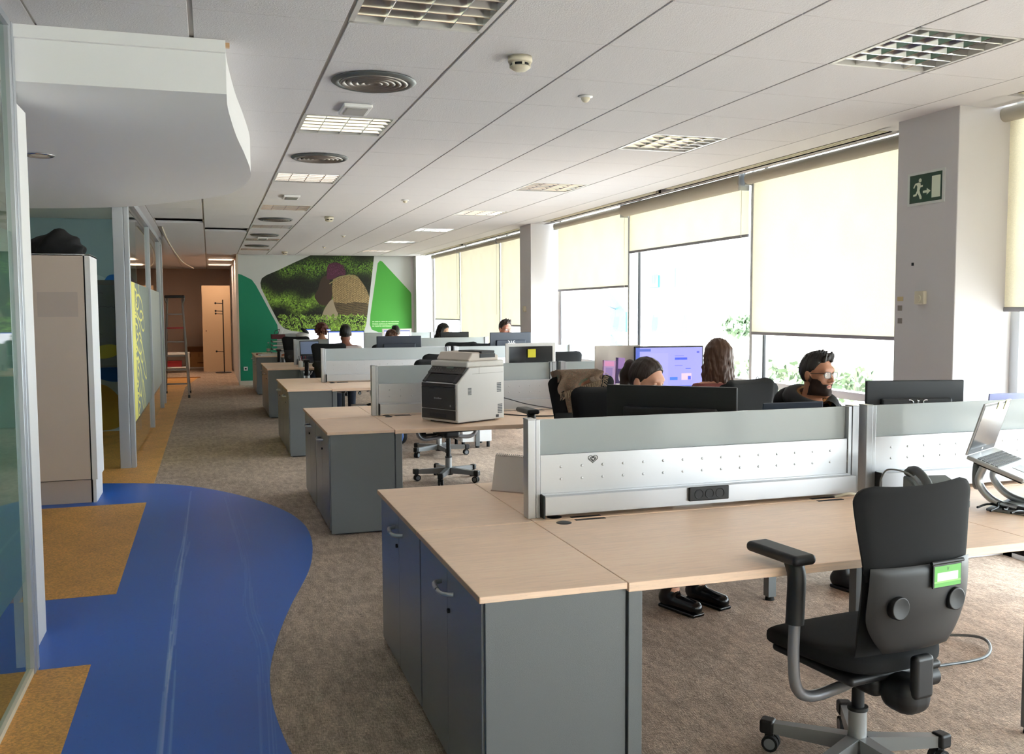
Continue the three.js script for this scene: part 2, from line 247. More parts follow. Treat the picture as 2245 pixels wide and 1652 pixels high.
// ---------- roller blinds ----------
function blind(z0, z1, yb, tubeY, tubeR, label, x = 4.70, yTube = true) {
  const t = thing('roller_blind', label, 'blind', [x, yb, (z0 + z1) / 2], 0, 'roller blinds along the windows'), L = z1 - z0;
  const fab = new THREE.PlaneGeometry(L - 0.02, tubeY - yb, 24, 12).rotateY(-PI / 2).translate(tubeR * 0.9, (tubeY - yb) / 2, 0), p = fab.attributes.position;
  for (let i = 0; i < p.count; i++) p.setX(i, p.getX(i) + 0.004 * Math.sin(p.getZ(i) * 9 + yb * 7) * (1 - p.getY(i) / (tubeY - yb)));
  fab.computeVertexNormals(); obj('fabric', fab, m_.blind, t);
  obj('tube', Cy(tubeR, tubeR, L, 0, tubeY - yb, 0, 28, 'z'), M(0xb9b2a4, 0.75), t);
  obj('bottom_bar', B(0.022, 0.028, L - 0.015, tubeR * 0.9, 0, 0, 0.006), M(0x8f8d92, 0.5, 0.3), t);
  for (const q of [-1, 1]) obj('bracket', B(tubeR * 1.6, tubeR * 2.3, 0.012, 0, tubeY - yb, q * (L / 2 + 0.004), 0.004), m_.alu, t);
  obj('chain', Cy(0.0025, 0.0025, Math.min(1.3, tubeY - 1.0), -0.02, tubeY - yb - 0.6, L / 2 - 0.005, 6), m_.cream, t);
  return t;
}
blind(-12.6, -10.23, 1.858, 2.76, 0.042, 'yellowish roller blind lowered half way in front of the far pillar');
blind(-10.19, -7.6, 2.252, 2.735, 0.07, 'yellowish roller blind rolled up highest, leaving most of its window clear', 4.66);
blind(-7.55, -5.24, 1.36, 2.755, 0.05, 'wide yellowish roller blind lowered almost to the sill beside the exit sign pillar', 4.68);
blind(-20.3, -18.13, 1.4, 2.76, 0.042, 'pale roller blind next to the tea field mural wall');
blind(-18.08, -15.44, 0.95, 2.76, 0.042, 'long yellow roller blind lowered furthest, between two shorter ones');
blind(-15.38, -13.24, 1.33, 2.76, 0.045, 'yellow roller blind just behind the far white pillar');
blind(-4.73, -2.0, 1.568, 2.765, 0.045, 'pale roller blind beside the bright face of the pillar with the exit sign', 4.71);
blind(-1.85, 0.75, 1.5, 2.765, 0.045, 'pale roller blind of the window behind the foreground desks', 4.71);

for (let k = 0; k < 5; k++) {                                // pale blinds added to soften light from the added, unseen windows
  const x = k < 3 ? 0.21 + k * 1.58 : -3.385 + (k - 3) * 1.57, t = thing('roller_blind', k < 3 ? 'pale roller blind added to soften the added window opposite the mural wall' : 'pale roller blind added to soften the added meeting room window', 'blind', [x, 0.6, ZN - 0.06], 0, 'roller blinds along the windows');
  obj('fabric', new THREE.PlaneGeometry(1.54, 2.1).translate(0, 1.05, 0), m_.blind, t); obj('tube', Cy(0.04, 0.04, 1.56, 0, 2.1, 0.0, 24, 'x'), m_.cream, t); obj('bottom_bar', B(1.54, 0.028, 0.02, 0, 0, 0, 0.006), m_.steelDark, t);
}
// ---------- slot diffusers over the windows ----------
for (const [z0, z1] of [[-12.4, -9.05], [-8.75, -5.52], [-20.4, -17.2], [-16.9, -13.52], [-4.35, -1.2]]) {
  const t = thing('slot_diffuser', z1 < -13 ? 'long black slotted air diffuser above the blinds beyond the far pillar' : z1 > -4 ? 'black slotted air diffuser above the pale blind' : z0 < -9 ? 'long black slotted air diffuser above the blind next to the far pillar' : 'long black slotted air diffuser above the wide lowered blind', 'air vent', [4.49, H, (z0 + z1) / 2], 0, 'slot diffusers over the windows');
  const L = z1 - z0; obj('box', [Bm(-0.065, 0.065, 0.03, 0.05, -L / 2, L / 2), Bm(-0.067, -0.06, 0, 0.05, -L / 2, L / 2), Bm(0.06, 0.067, 0, 0.05, -L / 2, L / 2)], m_.void, t);
  for (let k = 0; k < 3; k++) obj('slat', Bm(-0.037 + k * 0.03, -0.02 + k * 0.03, 0.002, 0.022, -L / 2, L / 2), m_.cream, t);
}
// ---------- recessed louvre lights ----------
{
  const t = thing('louvre_light', 'x', 'ceiling light', [0, 0, 0], 0, 'recessed louvre ceiling lights'), w = 0.588, d = 0.64;
  obj('frame', [Bm(-w / 2, w / 2, 0, 0.03, -d / 2, -d / 2 + 0.022), Bm(-w / 2, w / 2, 0, 0.03, d / 2 - 0.022, d / 2), Bm(-w / 2, -w / 2 + 0.022, 0, 0.03, -d / 2, d / 2), Bm(w / 2 - 0.022, w / 2, 0, 0.03, -d / 2, d / 2)], M(0xd4d2d0, 0.4, 0.2), t);
  const V1 = shp([[-0.01, 0.05], [-0.002, 0.004], [0, 0.0015], [0.002, 0.004], [0.01, 0.05]]);
  for (let k = 1; k < 4; k++) obj('long_blade', Ex(V1, d - 0.045).translate(-w / 2 + k * w / 4, 0, -(d - 0.045) / 2), m_.mirror, t);
  for (let k = 1; k < 6; k++) obj('louvre_blade', Ex(V1, w - 0.045).rotateY(PI / 2).translate(-(w - 0.045) / 2, 0, -d / 2 + k * d / 6), m_.mirror, t);
  obj('housing', [Bm(-w / 2, w / 2, 0.1, 0.11, -d / 2, d / 2), Bm(-w / 2 + 0.012, -w / 2 + 0.02, 0.02, 0.1, -d / 2, d / 2), Bm(w / 2 - 0.02, w / 2 - 0.012, 0.02, 0.1, -d / 2, d / 2), Bm(-w / 2, w / 2, 0.02, 0.1, -d / 2 + 0.012, -d / 2 + 0.02), Bm(-w / 2, w / 2, 0.02, 0.1, d / 2 - 0.02, d / 2 - 0.012)], m_.mirror, t);
  for (let k = 0; k < 4; k++) obj('fluorescent_tube', Cy(0.013, 0.013, d - 0.06, -w / 2 + (k + 0.5) * w / 4, 0.078, 0, 12, 'z'), m_.whiteGloss, t);
  let first = true;
  for (const [cx, nm] of [[0.887, 'nearest the aisle'], [3.287, 'near the windows']]) LIGHT_J.slice(1).forEach((j) => {
    const pos = [cx, H, (zj(j) + zj(j + 1)) / 2], lab = `square chrome louvre ceiling light in the row ${nm}`;
    if (first) { t.position.set(...pos); t.userData.label = lab; first = false; } else dup(t, pos, 0, lab);
  });
}
// ---------- round air diffusers, emergency lights, detectors ----------
{
  const t = thing('round_diffuser', 'round steel air diffuser of concentric rings in the ceiling strip over the aisle', 'air vent', [0.867, H, -5.09], 0, 'round ceiling diffusers');
  obj('rim', La([[0.2, 0], [0.222, -0.003], [0.225, -0.008], [0.205, -0.02], [0.185, -0.016], [0.18, 0]], 48), m_.steelDark, t);
  for (let k = 0; k < 5; k++) { const r = 0.17 - k * 0.033; obj('ring', La([[r, -0.008], [r + 0.012, -0.016], [r - 0.002, -0.024], [r - 0.02, -0.012], [r - 0.016, -0.006], [r, -0.008]], 40), M(0x908b87, 0.35, 0.7), t); }
  obj('plate', Cy(0.19, 0.19, 0.004, 0, -0.002, 0, 32), m_.cabDark, t);
  for (const z of [-7.69, -12.92, -15.55, -18.1]) dup(t, [0.867, H, z], 0);
  const e = thing('emergency_light', 'small square grey emergency light on the ceiling strip over the aisle', 'emergency light', [0.87, H, -5.79], 0, 'emergency lights');
  obj('frame', B(0.17, 0.022, 0.26, 0, -0.011, 0, 0.006), m_.whiteGloss, e); obj('lens', B(0.13, 0.012, 0.2, 0, -0.022, 0, 0.005), M(0x9a9794, 0.25), e);
  dup(e, [0.86, H, -10.35], 0); dup(e, [0.87, H, -16.2], 0);
  const s = thing('smoke_detector', 'white round smoke detector on the ceiling tiles', 'smoke detector', [1.466, H, -4.42], 0, 'smoke detectors');
  obj('base', La([[0, 0], [0.058, 0], [0.06, -0.02], [0.055, -0.032], [0, -0.032]]), m_.cream, s);
  obj('chamber', Cy(0.042, 0.042, 0.022, 0, -0.042, 0), m_.dark, s);
  obj('cap', La([[0, -0.066], [0.03, -0.066], [0.05, -0.052], [0.052, -0.046], [0, -0.046]]), m_.cream, s);
  for (let k = 0; k < 6; k++) obj('fin', B(0.012, 0.022, 0.006, 0, 0, 0.048).rotateY(k * PI / 3).translate(0, -0.042, 0), m_.cream, s);
  dup(s, [1.51, H, -12.45], 0); dup(s, [1.49, H, -19.8], 0);
  const q = thing('motion_sensor', 'tiny white domed motion sensor on the ceiling tiles', 'sensor', [2.09, H, -5.11], 0, 'motion sensors');
  obj('ring', La([[0, 0], [0.04, 0], [0.042, -0.005], [0.03, -0.01], [0, -0.01]]), m_.whiteGloss, q); obj('dome', Sp(0.026, 0, -0.01, 0), m_.cream, q);
  for (const z of [-10.36, -15.4, -18.1]) dup(q, [2.09, H, z], 0);
}
// ---------- things on the pillars ----------
{
  const st = ctex(512, 330, (c, w, h) => {
    c.fillStyle = '#103c27'; c.fillRect(0, 0, w, h); c.fillStyle = '#dfe8d2';
    c.fillRect(352, 42, 134, 250);
    const P = (a) => { c.beginPath(); a.forEach((p, i) => i ? c.lineTo(...p) : c.moveTo(...p)); c.closePath(); c.fill(); };
    c.beginPath(); c.arc(168, 70, 24, 0, 7); c.fill();
    P([[98, 96], [146, 92], [176, 104], [178, 146], [160, 190], [118, 190], [124, 140], [112, 118], [98, 118], [74, 156], [56, 146], [84, 104]]);
    P([[170, 128], [212, 126], [212, 148], [176, 150]]);
    P([[120, 184], [160, 184], [176, 228], [196, 262], [196, 290], [168, 290], [150, 246], [128, 214], [112, 246], [60, 250], [60, 228], [98, 222]]);
    P([[214, 196], [276, 196], [276, 170], [336, 210], [276, 250], [276, 224], [214, 224]]);
  });
  const t = thing('exit_sign', 'dark green running man exit sign on the white pillar', 'exit sign', [4.36, 2.342, -4.953]);
  obj('backing', B(0.006, 0.21, 0.325, -0.003, 0, 0), M(0xd5d8d6, 0.3), t);
  obj('printed_face', new THREE.PlaneGeometry(0.285, 0.178).rotateY(-PI / 2).translate(-0.0065, 0, 0), M(0xffffff, 0.45, 0, { map: st }), t);
  const th = (p, lab, turn) => { const q = thing('thermostat', lab, 'thermostat', p, turn); obj('case', B(0.085, 0.028, 0.085, 0, 0, 0, 0.006).rotateX(PI / 2).rotateY(PI / 2).translate(-0.014, 0, 0), m_.cream, q); obj('dial', Cy(0.022, 0.022, 0.012, -0.03, -0.005, 0, 20, 'x'), m_.cream, q); };
  th([4.36, 1.646, -4.965], 'cream wall thermostat below the exit sign on the white pillar', 0);
  th([4.36, 1.6, -12.95], 'thermostat on the far white pillar', 0);
  th([4.6, 1.6, -20.715], 'small cream thermostat beside the tea field mural', -PI / 2);
  const patch = (name, lab, px, py, w, h, m) => { const p = atX(px, py, 4.359); tag(obj(name, B(0.003, h, w, p.x - 0.001, p.y, p.z, 0.001), m), lab, 'wall mark'); };
  patch('hole_cover', 'tiny black cable hole in the white pillar below the exit sign', 2001, 579, 0.02, 0.02, m_.black);
  patch('tape_scrap', 'scrap of yellowed tape stuck at the pillar edge', 1974, 655, 0.055, 0.03, M(0xcbb88c, 0.7));
  patch('torn_patch', 'torn grey patch above another at the pillar edge', 1973, 675, 0.04, 0.035, M(0x8d8782, 0.9));
  patch('torn_patch', 'lowest torn grey patch at the pillar edge', 1973, 703, 0.04, 0.035, M(0x8d8782, 0.9));
}
// ---------- glass partitions on the aisle side ----------
const postMat = M(0xb3b8bf, 0.4, 0.55);
{
  const w = struct('wall_glass', 'aluminium framed glass partition with frosted film along the aisle', 'glass partition');
  obj('glass_pane', new THREE.PlaneGeometry(6.0, H - 0.05).rotateY(PI / 2).translate(XG, H / 2, 1.5 - 3.0), m_.glassGreen, w);
  obj('frosted_film', new THREE.PlaneGeometry(6.0, 1.5).rotateY(PI / 2).translate(XG - 0.006, 1.17, 1.5 - 3.0), m_.film, w);
  obj('bottom_rail', Bm(XG - 0.014, XG + 0.014, 0, 0.03, -4.46, 1.5), m_.cream, w);
  obj('top_rail', Bm(XG - 0.02, XG + 0.02, H - 0.03, H, -4.46, 1.5), postMat, w);
  obj('post', [Bm(XG - 0.02, XG + 0.018, 0, H, -4.5, -4.455, 0.003), Bm(XG - 0.016, XG + 0.022, 0, H, -4.55, -4.503, 0.003)], postMat, w);
  obj('jamb_panel', Bm(-0.86, -0.812, 0, 2.53, -5.06, -4.56, 0.003), m_.white, w);
  // far partition: posts, panes, film
  obj('post', [Bm(-0.90, -0.80, 0, H, -10.32, -10.2, 0.004), Bm(-0.797, -0.752, 0, H, -10.33, -10.21, 0.004)], postMat, w);
  for (const z of [-13.72, -16.5, -17.32]) obj('post', [Bm(XG - 0.02, XG + 0.03, 0, H, z - 0.1, z, 0.003)], postMat, w);
  obj('top_rail', Bm(XG - 0.025, XG + 0.03, H - 0.075, H, -17.4, -10.3), postMat, w);
  for (const [z0, z1] of [[-13.72, -10.33], [-16.5, -13.83], [-17.3, -16.62]]) obj('glass_pane', new THREE.PlaneGeometry(z1 - z0, H - 0.1).rotateY(PI / 2).translate(XG, H / 2, (z0 + z1) / 2), m_.glassGreen, w);
  const fy = ctex(1024, 512, (c, W, Hh) => {              // grey film with a solid yellow end and looping yellow outlines
    c.fillStyle = '#4e6457'; c.fillRect(0, 0, W, Hh); c.fillStyle = '#efe64a'; c.fillRect(0, 0, W * 0.24, Hh);
    c.strokeStyle = '#efe64a'; c.lineWidth = 10; const loop = (x, y, a, b, r) => { c.beginPath(); c.ellipse(x, y, a, b, r, 0, 6.3); c.stroke(); };
    for (let k = 0; k < 9; k++) loop(360 + (k % 3) * 110, 40 + k * 54, 110 + (k % 2) * 60, 60 - (k % 3) * 12, 0.1 * k);
    c.beginPath(); c.moveTo(260, 0); for (let k = 0; k < 24; k++) c.quadraticCurveTo(250 + (k % 2 ? 140 : 20), k * 22 + 11, 270 + 60 * Math.sin(k), k * 22 + 22); c.stroke();
    c.fillStyle = '#5d8a3a'; for (let k = 0; k < 22; k++) c.fillRect(24 + (k % 3), 60 + k * 12, 14, 4);
  });
  obj('printed_film', new THREE.PlaneGeometry(3.36, 1.49).rotateY(PI / 2).translate(XG + 0.004, 1.16, (-13.70 - 10.34) / 2), M(0xffffff, 0.8, 0, { phys: 1, transmission: 0.3, thickness: 0, map: fy }), w);
  obj('frosted_film', new THREE.PlaneGeometry(2.64, 1.49).rotateY(PI / 2).translate(XG + 0.004, 1.16, (-16.5 - 13.84) / 2), m_.filmGrey, w);
  obj('frosted_film', new THREE.PlaneGeometry(0.66, 1.49).rotateY(PI / 2).translate(XG + 0.004, 1.16, -16.96), M(0x3f8a3c, 0.8, 0, { phys: 1, transmission: 0.4, thickness: 0 }), w);
}
// ---------- meeting room behind the glass ----------
{
  const print = ctex(1024, 820, (c, w, h) => {            // 3.5 m by 2.8 m
    c.fillStyle = '#93a3ac'; c.fillRect(0, 0, w, h); const X = (x) => (x + 4.4) / 3.5 * w, Y = (y) => (1 - y / 2.8) * h;
    const blob = (col, pts) => { c.fillStyle = col; c.beginPath(); const s = new THREE.SplineCurve([...pts, pts[0]].map((p) => new THREE.Vector2(X(p[0]), Y(p[1])))).getPoints(80); s.forEach((p, i) => i ? c.lineTo(p.x, p.y) : c.moveTo(p.x, p.y)); c.fill(); };
    blob('#6f8488', [[-2.3, 1.75], [-2.2, 2.2], [-1.75, 2.4], [-1.45, 2.25], [-1.38, 2.05], [-1.55, 1.75], [-2.0, 1.55]]);
    blob('#aab6bb', [[-1.5, 1.2], [-1.5, 2.0], [-1.2, 1.95], [-0.9, 1.2], [-1.0, 0.1], [-1.6, 0.05]]);
    blob('#1a5aa6', [[-1.36, 1.8], [-1.28, 2.02], [-1.18, 2.08], [-0.95, 2.05], [-0.9, 1.7], [-1.2, 1.68]]);
    blob('#1a5aa6', [[-1.6, 0.93], [-0.9, 0.92], [-0.9, 0.72], [-1.2, 0.66], [-1.45, 0.74]]);
    blob('#a8842e', [[-1.65, 0.66], [-1.3, 0.6], [-1.06, 0.3], [-1.05, 0.14], [-1.3, 0.02], [-1.7, 0.1]]);
    blob('#b0733a', [[-2.15, 2.15], [-2.05, 2.2], [-1.98, 2.12], [-2.08, 2.04]]);
  });
  const s = struct('wall_meeting_room', 'blue grey meeting room wall printed with coloured blobs', 'wall');
  obj('wall_panel', Bm(-4.4, -0.92, 0, H, -13.65, -13.5), M(0x93a3ac, 0.8), s);
  obj('printed_face', new THREE.PlaneGeometry(3.48, 2.8).translate(-2.66, 1.4, -13.497), M(0xffffff, 0.75, 0, { map: print }), s);
  const wb = thing('whiteboard', 'grey whiteboard on a wheeled stand behind the glass of the meeting room', 'whiteboard', [-1.5, 0, -12.7], 0.05);
  const scrib = ctex(512, 400, (c, w, h) => { c.fillStyle = '#5d666c'; c.fillRect(0, 0, w, h); c.strokeStyle = '#3b434a'; c.lineWidth = 2; for (let k = 0; k < 9; k++) { let x = 40 + rnd() * 300, y = 40 + k * 34; c.beginPath(); c.moveTo(x, y); for (let i = 0; i < 14; i++) c.lineTo(x += 11, y + rr(-5, 5)); c.stroke(); } c.fillStyle = '#a59f2c'; c.beginPath(); c.ellipse(395, 330, 90, 34, -0.1, 0, 7); c.fill(); });
  obj('board', B(1.0, 1.05, 0.03, 0, 1.42, 0), M(0x50585d, 0.4), wb); obj('writing_surface', new THREE.PlaneGeometry(0.96, 1.0).translate(0, 1.42, 0.0165), M(0xffffff, 0.35, 0, { map: scrib }), wb);
  obj('top_rail', B(1.04, 0.06, 0.05, 0, 1.95, 0), M(0x53504c, 0.5), wb);
  for (const x of [-0.5, 0.5]) { obj('leg', [bar([x, 0.1, 0], [x, 1.95, 0], 0.035, 0.035)], m_.dark, wb); obj('foot', Tb([[x, 0.06, -0.3], [x, 0.12, 0], [x, 0.06, 0.3]], 0.018, 16), m_.dark, wb); obj('caster', [Cy(0.03, 0.03, 0.02, x, 0.03, 0.28, 14, 'x'), Cy(0.03, 0.03, 0.02, x, 0.03, -0.28, 14, 'x')], m_.rubber, wb); }
  const cu = thing('tall_cupboard', 'tall beige cupboard with a white side panel standing on the blue vinyl', 'cupboard', [-1.36, 0, -8.65]);
  obj('carcass', [Bm(-0.4, 0.395, 0.2, 2.04, -0.24, 0.225), Bm(-0.39, 0.385, 0.003, 0.2, -0.23, 0.2)], m_.dark, cu);
  obj('door', Bm(-0.4, 0.388, 0.205, 2.05, 0.228, 0.25, 0.002), M(0xcfbeb0, 0.5), cu);
  obj('plinth', Bm(-0.39, 0.385, 0.004, 0.195, 0.2, 0.215), M(0xc2b2a8, 0.5), cu);
  obj('side_panel', [Bm(0.4, 0.44, 0.2, 2.05, -0.25, 0.25), Bm(0.4, 0.425, 0.003, 0.2, -0.24, 0.22)], m_.white, cu);
  obj('top', Bm(-0.4, 0.44, 2.04, 2.052, -0.25, 0.25), m_.white, cu);
  tag(obj('taped_sheet', B(0.3, 0.2, 0.002, -1.17, 1.645, -8.398), M(0xc0b1a7, 0.6)), 'faint taped sheet on the door of the tall beige cupboard', 'paper');
  const bag = new THREE.SphereGeometry(1, 40, 24), bp = bag.attributes.position;
  for (let i = 0; i < bp.count; i++) { const x = bp.getX(i), y = bp.getY(i), z = bp.getZ(i), n = 1 + 0.12 * Math.sin(5 * x + 3 * z) + 0.06 * Math.sin(11 * x - 7 * y); bp.setXYZ(i, x * 0.24 * n, Math.max(y, -0.25) * 0.17 * n * (1 - 0.35 * Math.abs(x)), z * 0.17 * n); }
  bag.computeVertexNormals(); tag(obj('cloth_bag', bag.translate(-1.2, 2.092, -8.65), m_.blackFab), 'crumpled black cloth bag on top of the tall beige cupboard', 'bag');
}
// ---------- passage at the back ----------
{
  const l = thing('step_ladder', 'aluminium step ladder open beside the glass partition at the end of the aisle', 'ladder', [-0.62, 0, -18.9], 0);
  const rail = M(0x8b8480, 0.4, 0.6);
  for (const s of [-1, 1]) { obj('front_rail', bar([s * 0.22, 0.02, 0.55], [s * 0.13, 1.85, 0.02], 0.025, 0.06), rail, l); obj('rear_rail', bar([s * 0.22, 0.02, -0.55], [s * 0.13, 1.85, -0.02], 0.02, 0.045), rail, l); obj('foot', [B(0.04, 0.05, 0.07, s * 0.22, 0.025, 0.55), B(0.035, 0.05, 0.06, s * 0.22, 0.025, -0.55)], m_.rubber, l); }
  for (let k = 1; k < 7; k++) { const t = k / 7.2; obj('tread', B(0.4 - 0.16 * t, 0.025, 0.09, 0, 1.85 * t, 0.55 - 0.53 * t), k === 5 ? m_.red : rail, l); }
  obj('top_step', B(0.36, 0.05, 0.26, 0, 1.87, 0.02, 0.015), m_.blackPl, l); obj('handrail', Tb([[-0.15, 1.75, 0.06], [-0.15, 1.86, 0.1], [0.15, 1.86, 0.1], [0.15, 1.75, 0.06]], 0.014, 20), rail, l);
  const d = thing('door_leaf', 'plain beige door leaf standing against the wall end in the passage', 'door', [0.17, 0, -26.3], 0.06);
  obj('leaf', B(0.72, 2.28, 0.045, 0, 1.14, 0, 0.003), M(0xc6ab8e, 0.55), d); obj('lock', Cy(0.015, 0.015, 0.02, -0.27, 1.08, 0.03, 12, 'z'), m_.dark, d);
  const ck = thing('coat_stand', 'slim black coat stand with pegs beside the beige door leaf', 'coat stand', [0.33, 0, -25.6]);
  obj('pole', Cy(0.014, 0.014, 1.9, 0, 0.95, 0, 12), m_.black, ck); obj('base', Cy(0.2, 0.2, 0.02, -0.02, 0.01, 0, 28), m_.cabDark, ck);
  for (const [y, n] of [[1.8, 0], [1.6, 1], [1.53, 2], [0.55, 3]]) obj('peg', [rod([0, y, 0], [-0.18, y + 0.01, 0], 0.009), Sp(0.026, -0.18, y + 0.01, 0)], m_.black, ck);
  const bx = thing('cardboard_box', 'large flat cardboard box with printed marks leaning on the back wall', 'box', [-0.1, 0, -28.1]);
  const bt = ctex(512, 256, (c, w, h) => { c.fillStyle = '#a8794d'; c.fillRect(0, 0, w, h); c.fillStyle = '#6b4526'; c.fillRect(0, 0, w, 66); c.fillStyle = '#4c3018'; for (let k = 0; k < 4; k++) c.fillRect(204 + k * 22, 92, 14, 40); for (const x of [40, 150, 330, 400, 480]) c.fillRect(x, 84, 5, 46); c.fillRect(130, 200, 110, 10); for (let k = 0; k < 6; k++) c.fillRect(360 + k * 20, 196, 8, 26); });
  obj('carton', B(1.1, 0.58, 0.2, 0, 0.32, 0, 0.006), m_.brown, bx); obj('printed_face', new THREE.PlaneGeometry(1.08, 0.56).translate(0, 0.32, 0.1025), M(0xffffff, 0.85, 0, { map: bt }), bx); obj('pallet', B(1.2, 0.03, 0.24, 0, 0.015, 0), M(0xd2c6b8, 0.7), bx);
  const ct = thing('white_trolley', 'low white trolley with red folders behind the step ladder', 'trolley', [-0.98, 0, -26.2]);
  obj('top', B(0.9, 0.05, 0.5, 0, 0.5, 0, 0.008), m_.white, ct); for (const x of [-0.42, 0.42]) for (const z of [-0.2, 0.2]) obj('leg', [B(0.05, 0.4, 0.05, x, 0.28, z), Cy(0.035, 0.035, 0.025, x, 0.035, z, 12, 'x')], m_.white, ct);
  obj('shelf', B(0.86, 0.03, 0.46, 0, 0.14, 0), m_.white, ct);
  tag(obj('red_folder_stack', [B(0.5, 0.1, 0.3, -0.98, 0.21, -26.2), B(0.46, 0.05, 0.28, -0.96, 0.287, -26.2, 0.004)], m_.red), 'red folders on the lower shelf of the white trolley', 'folders');
  tag(obj('wood_batten', B(1.3, 0.02, 0.05, -0.9, 0.012, -23.9), M(0xb9865a, 0.7)), 'thin wooden batten lying on the floor behind the ladder', 'batten');
  tag(obj('hanging_cable', Tb([[-0.62, 2.8, -14.4], [-0.63, 2.77, -16.5], [-0.6, 2.72, -19], [-0.5, 2.62, -21], [-0.32, 2.56, -22.4]], 0.012, 40), m_.cream), 'loose white cable drooping from the ceiling above the passage', 'cable');
  const sk = thing('wall_socket', 'white wall socket low on the dark green part of the mural', 'socket', [0.71, 0.36, ZM + 0.012]); obj('plate', B(0.085, 0.085, 0.012, 0, 0, 0, 0.004), m_.whiteGloss, sk); obj('well', Cy(0.02, 0.02, 0.006, 0, 0, 0.005, 16, 'z'), m_.dark, sk);
}
// ---------- lit ceiling lights of the passage ----------
for (const [x, z, lab] of [[0.27, -22.9, 'lit square ceiling light over the start of the passage'], [0.27, -25.4, 'lit square ceiling light over the end of the passage'], [-2.2, -24.5, 'lit square ceiling light over the store area behind the ladder']]) {
  const t = thing('lit_ceiling_light', lab, 'ceiling light', [x, H, z]); obj('frame', [Bm(-0.29, 0.29, -0.012, -0.001, -0.3, -0.27), Bm(-0.29, 0.29, -0.012, -0.001, 0.27, 0.3), Bm(-0.29, -0.26, -0.012, -0.001, -0.3, 0.3), Bm(0.26, 0.29, -0.012, -0.001, -0.3, 0.3)], m_.white, t);
  obj('lamp_diffuser', B(0.52, 0.006, 0.54, 0, -0.005, 0), M(0xffffff, 0.6, 0, { emissive: 0xffe2c4, emissiveIntensity: 1.6 }), t);
  for (let k = 0; k < 4; k++) obj('louvre_blade', B(0.52, 0.012, 0.006, 0, -0.014, -0.2 + k * 0.135), m_.mirror, t);
  const l = new THREE.RectAreaLight(0xffd9b4, 9, 0.5, 0.5); l.position.set(x, H - 0.03, z); l.lookAt(x, 0, z); scene.add(l);
}
